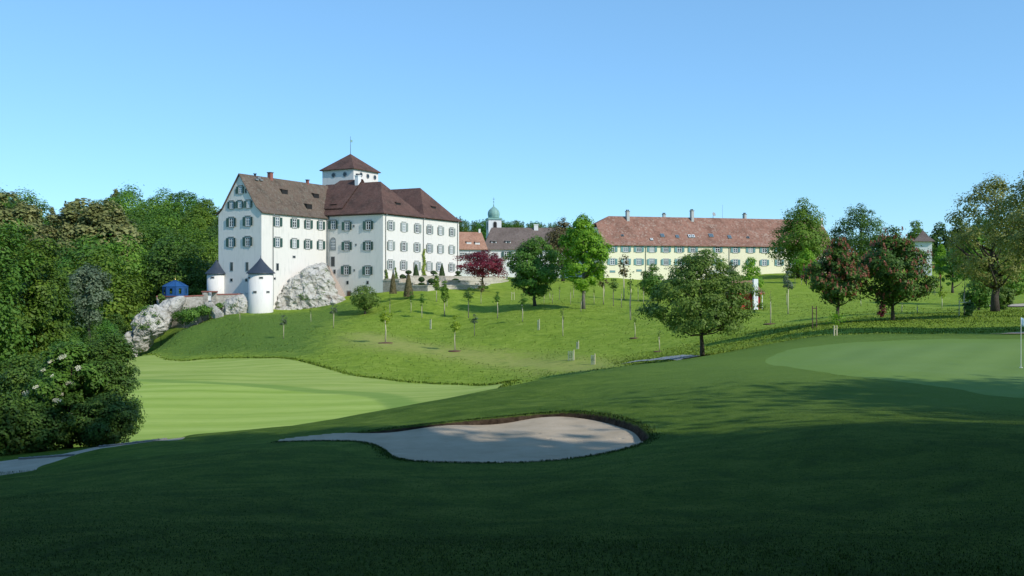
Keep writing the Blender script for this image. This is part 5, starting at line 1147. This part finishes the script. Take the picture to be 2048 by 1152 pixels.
# flagstick on the green
p = hit(2042, 735); fg = empty('flagstick', p); tag(fg, 'slim white golf flagstick with pale blue flag on the putting green', 'flagstick')
MB().tube([(0, 0, -.1), (0, 0, zpx(634, p.y) - p.z)], [.012, .010], 8).build('pole', M['white'], fg)
ft = zpx(634, p.y) - p.z; fb = MB(); n = 8
for i in range(n + 1):
    for j in range(5): fb.v.append((.012 + .10 * i / n, .03 * math.sin(i * 1.1) * i / n, ft - .02 - .33 * j / 4 - .05 * i / n))
for i in range(n):
    for j in range(4): fb.f.append((i * 5 + j, (i + 1) * 5 + j, (i + 1) * 5 + j + 1, i * 5 + j + 1))
fl = fb.build('flag', plain('pale_blue_cloth', (0.35, 0.55, 0.75), .8), fg, smooth=True); sm = fl.modifiers.new('t', 'SOLIDIFY'); sm.thickness = .004
MB().lathe([(.06, -.05), (.06, .012), (.054, .013), (.054, -.05)], 16).build('cup', M['white'], fg)

# further paths: grey strip beyond the mound, pale road and sand at the side
def strip(name, pts, w, mat, lift=.05, n=8):
    P = smooth_poly(pts, n, False); V = []; Fc = []
    for i in range(len(P)):
        d = P[min(i + 1, len(P) - 1)] - P[max(i - 1, 0)]; d /= np.linalg.norm(d); nn = np.array([-d[1], d[0]])
        ww = w if not callable(w) else w(i / (len(P) - 1))
        for s in (-1, -.5, 0, .5, 1): q = P[i] + nn * s * ww / 2; V.append((q[0], q[1], hz(q[0], q[1]) + lift))
    for i in range(len(P) - 1):
        for j in range(4): Fc.append((i*5 + j, (i+1)*5 + j, (i+1)*5 + j + 1, i*5 + j + 1))
    me = bpy.data.meshes.new(name); me.from_pydata(V, [], Fc); me.update(); me.polygons.foreach_set('use_smooth', [True] * len(Fc))
    return tag(link_mesh(name, me, mat), kind='structure')
M['asphalt'] = plain('grey_fine_gravel', (0.26, 0.27, 0.28), .9, 0, .2, 6)
strip('cart_path', [tuple(hit(1255, 726)[:2]), tuple(hit(1310, 719)[:2]), tuple(hit(1360, 715.5)[:2]), tuple(hit(1402, 713)[:2])], 1.9, M['asphalt'], .06)
strip('road', [(p_.x, p_.y) for p_ in (at_ground(2000, 0, 135), at_ground(2040, 0, 128), at_ground(2110, 0, 120))], 9, M['gravel'], .12)
strip('sand_path', [(p_.x, p_.y) for p_ in (hit(2016, 669), hit(2048, 667), hit(2100, 665))], 2.0, M['sand'], .06)
# setts edging the gravel path
sb = MB(); ra = random.Random(8)
for a, b_, n in (((40, 917), (150, 909), 34), ((200, 893), (335, 877), 44)):
    for k in range(n):
        q = hit(a[0] + (b_[0] - a[0]) * k / n, a[1] + (b_[1] - a[1]) * k / n); s = .03 + ra.random() * .015
        sb.box(q.x - s, q.x + s, q.y - s, q.y + s, q.z - .1, q.z + .012 + ra.random() * .02)
es = sb.build('sett_edging', plain('granite_sett', (0.28, 0.27, 0.25), .9, 0, .4, 9)); es['kind'] = 'stuff'; tag(es, 'row of small grey granite setts edging the gravel path', 'setts')

# ------------------------------------------------------------------ shrubs and trees by the path
def near_tree(label, x, Y, top, wpx, cbpx, kind, leaf, n, ncl, lm, seed, name='hedge_tree', **kw):
    return ptree(name, label, x, 0, top, wpx, cbpx, kind, leaf, n, ncl, .14, lm, seed, Y=Y, **kw)
near_tree('tall leafy hornbeam at the edge of the wood above the elder bush', 22, 43, 440, 215, 800, 'mass', .16, 26000, 130, 'lf_horn', 71, clump_k=.11, droop=.5, flat=.5)
near_tree('leafy hornbeam sloping down towards the grey willow', 86, 45, 522, 140, 800, 'mass', .16, 18000, 100, 'lf_horn', 72, clump_k=.12, droop=.5, flat=.5)
near_tree('big green hornbeam at the edge of the path bank', -60, 40, 400, 240, 820, 'mass', .18, 16000, 80, 'lf_mid', 73, clump_k=.14, droop=.5)
near_tree('dark twiggy bush between the elder and the tall hornbeam', 45, 35, 715, 150, 870, 'round', .12, 9000, 60, 'lf_dark', 74, name='bush', cat='shrub', clump_k=.15)
near_tree('dark thorn bush with outstretched twigs next to the fairway', 222, 33.5, 668, 112, 880, 'mass', .10, 22000, 110, 'lf_dark', 75, name='thorn_bush', cat='shrub', clump_k=.13, sprays=.3)
near_tree('low dark bush at the path end of the hedge', 205, 31.5, 790, 130, 895, 'round', .10, 11000, 70, 'lf_dark', 76, name='bush', cat='shrub', clump_k=.15)
near_tree('dark green bush at the foot of the hedge above the gravel path', 40, 31, 800, 180, 905, 'round', .12, 12000, 70, 'lf_dark', 77, name='bush', cat='shrub', clump_k=.16)
near_tree('shady bush where the gravel path leaves the hedge', -40, 30, 760, 150, 910, 'round', .12, 9000, 60, 'lf_dark', 78, name='bush', cat='shrub', clump_k=.16)
er, ecl = near_tree('elder bush with flat white flower heads above the gravel path', 140, 33, 680, 150, 880, 'mass', .13, 20000, 100, 'lf_mid', 79, name='elder_bush', cat='shrub', clump_k=.14)
rng = np.random.default_rng(4); Cs = []; Nn = []
fr = [(p, cr) for p, cr in ecl if p[1] < 0.2]
for k in range(44):
    p, cr = fr[rng.integers(len(fr))]; d = np.array([rng.normal() * .6, -1, .35 + .3 * rng.random()]); d /= np.linalg.norm(d); q = p + d * cr * 1.08; n = 34
    a = rng.random(n) * 6.28; r_ = np.sqrt(rng.random(n)) * (.08 + .07 * rng.random()); Cs.append(q + np.stack([r_ * np.cos(a), r_ * np.sin(a) * .6, r_ * np.sin(a) * .5 + rng.normal(size=n) * .01], -1)); Nn.append(np.array([0, -.6, .8]) + rng.normal(size=(n, 3)) * .3)
Cs = np.concatenate(Cs); link_mesh('blossoms', leaf_mesh('blossoms', Cs, np.concatenate(Nn), np.full(len(Cs), .045), np.full(len(Cs), .04), rng.random(len(Cs)), 2), M['lf_white'], er)

# unseen trees: some inferred from their shade, others added to block sky light
SH = [forest_proto('egg', 'lf_forest', 301, h=24, w=13, cb=.12, leaf=.62, nl=9000, ncl=60), forest_proto('round', 'lf_forest', 302, h=20, w=13, cb=.1, leaf=.62, nl=9000, ncl=60), forest_proto('egg', 'lf_forest', 303, h=24, w=12, cb=.2, leaf=.5, nl=600, ncl=40), forest_proto('mass', 'lf_dark', 304, h=18, w=10, cb=.03, leaf=.5, nl=9000, ncl=90), forest_proto('egg', 'lf_forest', 305, h=24, w=9, cb=.1, leaf=.62, nl=9000, ncl=60), forest_proto('dome', 'lf_dark', 306, h=24, w=19, cb=.42, leaf=.6, nl=11000, ncl=80)]
for x, y, h, k in [(14, -1, 30, 4), (17, -9, 26, 0), (19.5, 2.5, 30, 4), (26, -5, 27, 0), (33, 8, 21, 1), (30, -15, 26, 0), (18, -20, 25, 1), (39, -5, 27, 0), (41, 13, 20, 1), (32, 14, 18, 1), (48, 8, 22, 1), (8, -12, 26, 0), (4, -24, 26, 1), (45, -14, 26, 0), (27, 10.5, 25, 2), (36, 2, 25, 2), (40.5, 58, 17, 3), (46, 55, 20, 3), (52, 50, 22, 3), (44, 49, 13, 3), (-9, -14, 26, 0), (-20, -9, 26, 1), (-30, 2, 24, 0), (-8, -26, 26, 1), (12.5, 4, 19, 3), (12, -4, 20, 3), (6, -8, 20, 3), (17, 4.5, 17, 3), (10.5, 2.5, 25, 5), (-12, 3, 25, 5), (1.5, -5, 25, 5), (-1, -16, 24, 5)]:
    place(SH[k], 'shade_tree', 'unseen tall broadleaf tree shading the mown foreground', (x, y, hz(x, y) - .2), h, x * 1.7, 'unseen tall trees shading the foreground')

# ------------------------------------------------------------------ grass tufts
def tufts(name, label, N, region, hfun, wid, seed, ramp_c):
    rng = np.random.default_rng(seed); X, Y = region(rng, N); Z = H0(X, Y); n = len(X)
    h = hfun(rng, n); a = rng.random(n) * 6.283; w = wid * (.6 + .8 * rng.random(n)); lx = rng.normal(size=n) * h * .3; ly = rng.normal(size=n) * h * .3
    dx, dy = np.cos(a) * w / 2, np.sin(a) * w / 2
    V = np.stack([np.stack([X - dx, Y - dy, Z - .04], -1), np.stack([X + dx, Y + dy, Z - .04], -1), np.stack([X + dx * .5 + lx, Y + dy * .5 + ly, Z + h], -1), np.stack([X - dx * .7 + lx * .6, Y - dy * .7 + ly * .6, Z + h * .85], -1)], 1).reshape(-1, 3)
    me = np_mesh(name, V, np.arange(4 * n).reshape(n, 4)); face_attr(me, 'rnd', np.clip(rng.normal(.5, .22, n), 0, 1))
    nr = np.stack([dx * .4 + rng.normal(size=n) * .28, dy * .4 + rng.normal(size=n) * .28, np.full(n, .9)], -1); nr /= np.linalg.norm(nr, axis=1, keepdims=True)
    me.polygons.foreach_set('use_smooth', np.ones(n, bool)); me.normals_split_custom_set_from_vertices(np.repeat(nr, 4, 0).tolist())
    o = link_mesh(name, me, ramp_c); tag(o, label, 'grass', kind='stuff'); return o
M['tuft'] = leafmat('grass_blade', (0.14, 0.23, 0.02), (0.22, 0.32, 0.03), (0.31, 0.39, 0.06), .1)
def reg_meadow(rng, N):
    x = rng.uniform(-66, 62, N * 2); y = 75 + 105 * rng.random(N * 2) ** 1.15
    k = (sdf(fair_poly, x, y) > .1) & (sdf(lawn_edge, x, y) > .3) & (sdf(dry_poly, x, y) > -1.5) & (np.abs(x) < .56 * y + 4)
    loc = CINV @ Vector((0, 0, 0)); ca, sa = math.cos(-ANG), math.sin(-ANG); lx = (x - C0.x) * ca - (y - C0.y) * sa; ly = (x - C0.x) * sa + (y - C0.y) * ca
    k &= ~((lx > -1) & (ly > -14) & (lx < 42)) & ~((lx > -22) & (ly > 12))
    m = np.sin(x * .35 + np.sin(y * .22) * 2) * np.sin(y * .29 - x * .12); k &= rng.random(N * 2) < (.45 + .55 * (m > -.1))
    return x[k][:N], y[k][:N]
tufts('rough_grass', 'long rough meadow grass on the slope below the castle', 34000, reg_meadow, lambda r, n: .03 + .09 * r.random(n) ** 2, .09, 1, M['tuft'])
def reg_edge(rng, N):
    i = rng.integers(0, len(fair_poly), N); t_ = rng.random(N)[:, None]; q = fair_poly[i] * (1 - t_) + fair_poly[(i + 1) % len(fair_poly)] * t_ + rng.normal(size=(N, 2)) * .5
    s = sdf(fair_poly, q[:, 0], q[:, 1]); k = (s > .0) & (q[:, 1] > 75); return q[k, 0], q[k, 1]
tufts('edge_grass', 'dense long grass fringe along the far fairway edge', 16000, reg_edge, lambda r, n: .05 + .12 * r.random(n), .08, 2, M['tuft'])
def reg_bank(rng, N):
    x = rng.uniform(10, 58, N * 2); y = rng.uniform(58, 100, N * 2); k = (sdf(lawn_edge, x, y) > .2) & (x < .56 * y + 3); return x[k][:N], y[k][:N]
tufts('bank_grass', 'fresh long grass on the bank behind the putting green', 40000, reg_bank, lambda r, n: .03 + .08 * r.random(n) ** 1.5, .05, 3, M['tuft'])
M['lawn_blade'] = leafmat('lawn_blade', (0.031, 0.062, 0.0124), (0.0527, 0.093, 0.0186), (0.0806, 0.124, 0.0341), .3)
def reg_lip(rng, N):
    i = rng.integers(0, len(bunker_poly), N); t_ = rng.random(N)[:, None]; q = bunker_poly[i] * (1 - t_) + bunker_poly[(i + 1) % len(bunker_poly)] * t_ + rng.normal(size=(N, 2)) * .12
    s = sdf(bunker_poly, q[:, 0], q[:, 1]); k = s > .0; return q[k, 0], q[k, 1]
tufts('lip_grass', 'short grass fringe round the sand bunker', 14000, reg_lip, lambda r, n: .012 + .03 * r.random(n), .02, 4, M['lawn_blade'])
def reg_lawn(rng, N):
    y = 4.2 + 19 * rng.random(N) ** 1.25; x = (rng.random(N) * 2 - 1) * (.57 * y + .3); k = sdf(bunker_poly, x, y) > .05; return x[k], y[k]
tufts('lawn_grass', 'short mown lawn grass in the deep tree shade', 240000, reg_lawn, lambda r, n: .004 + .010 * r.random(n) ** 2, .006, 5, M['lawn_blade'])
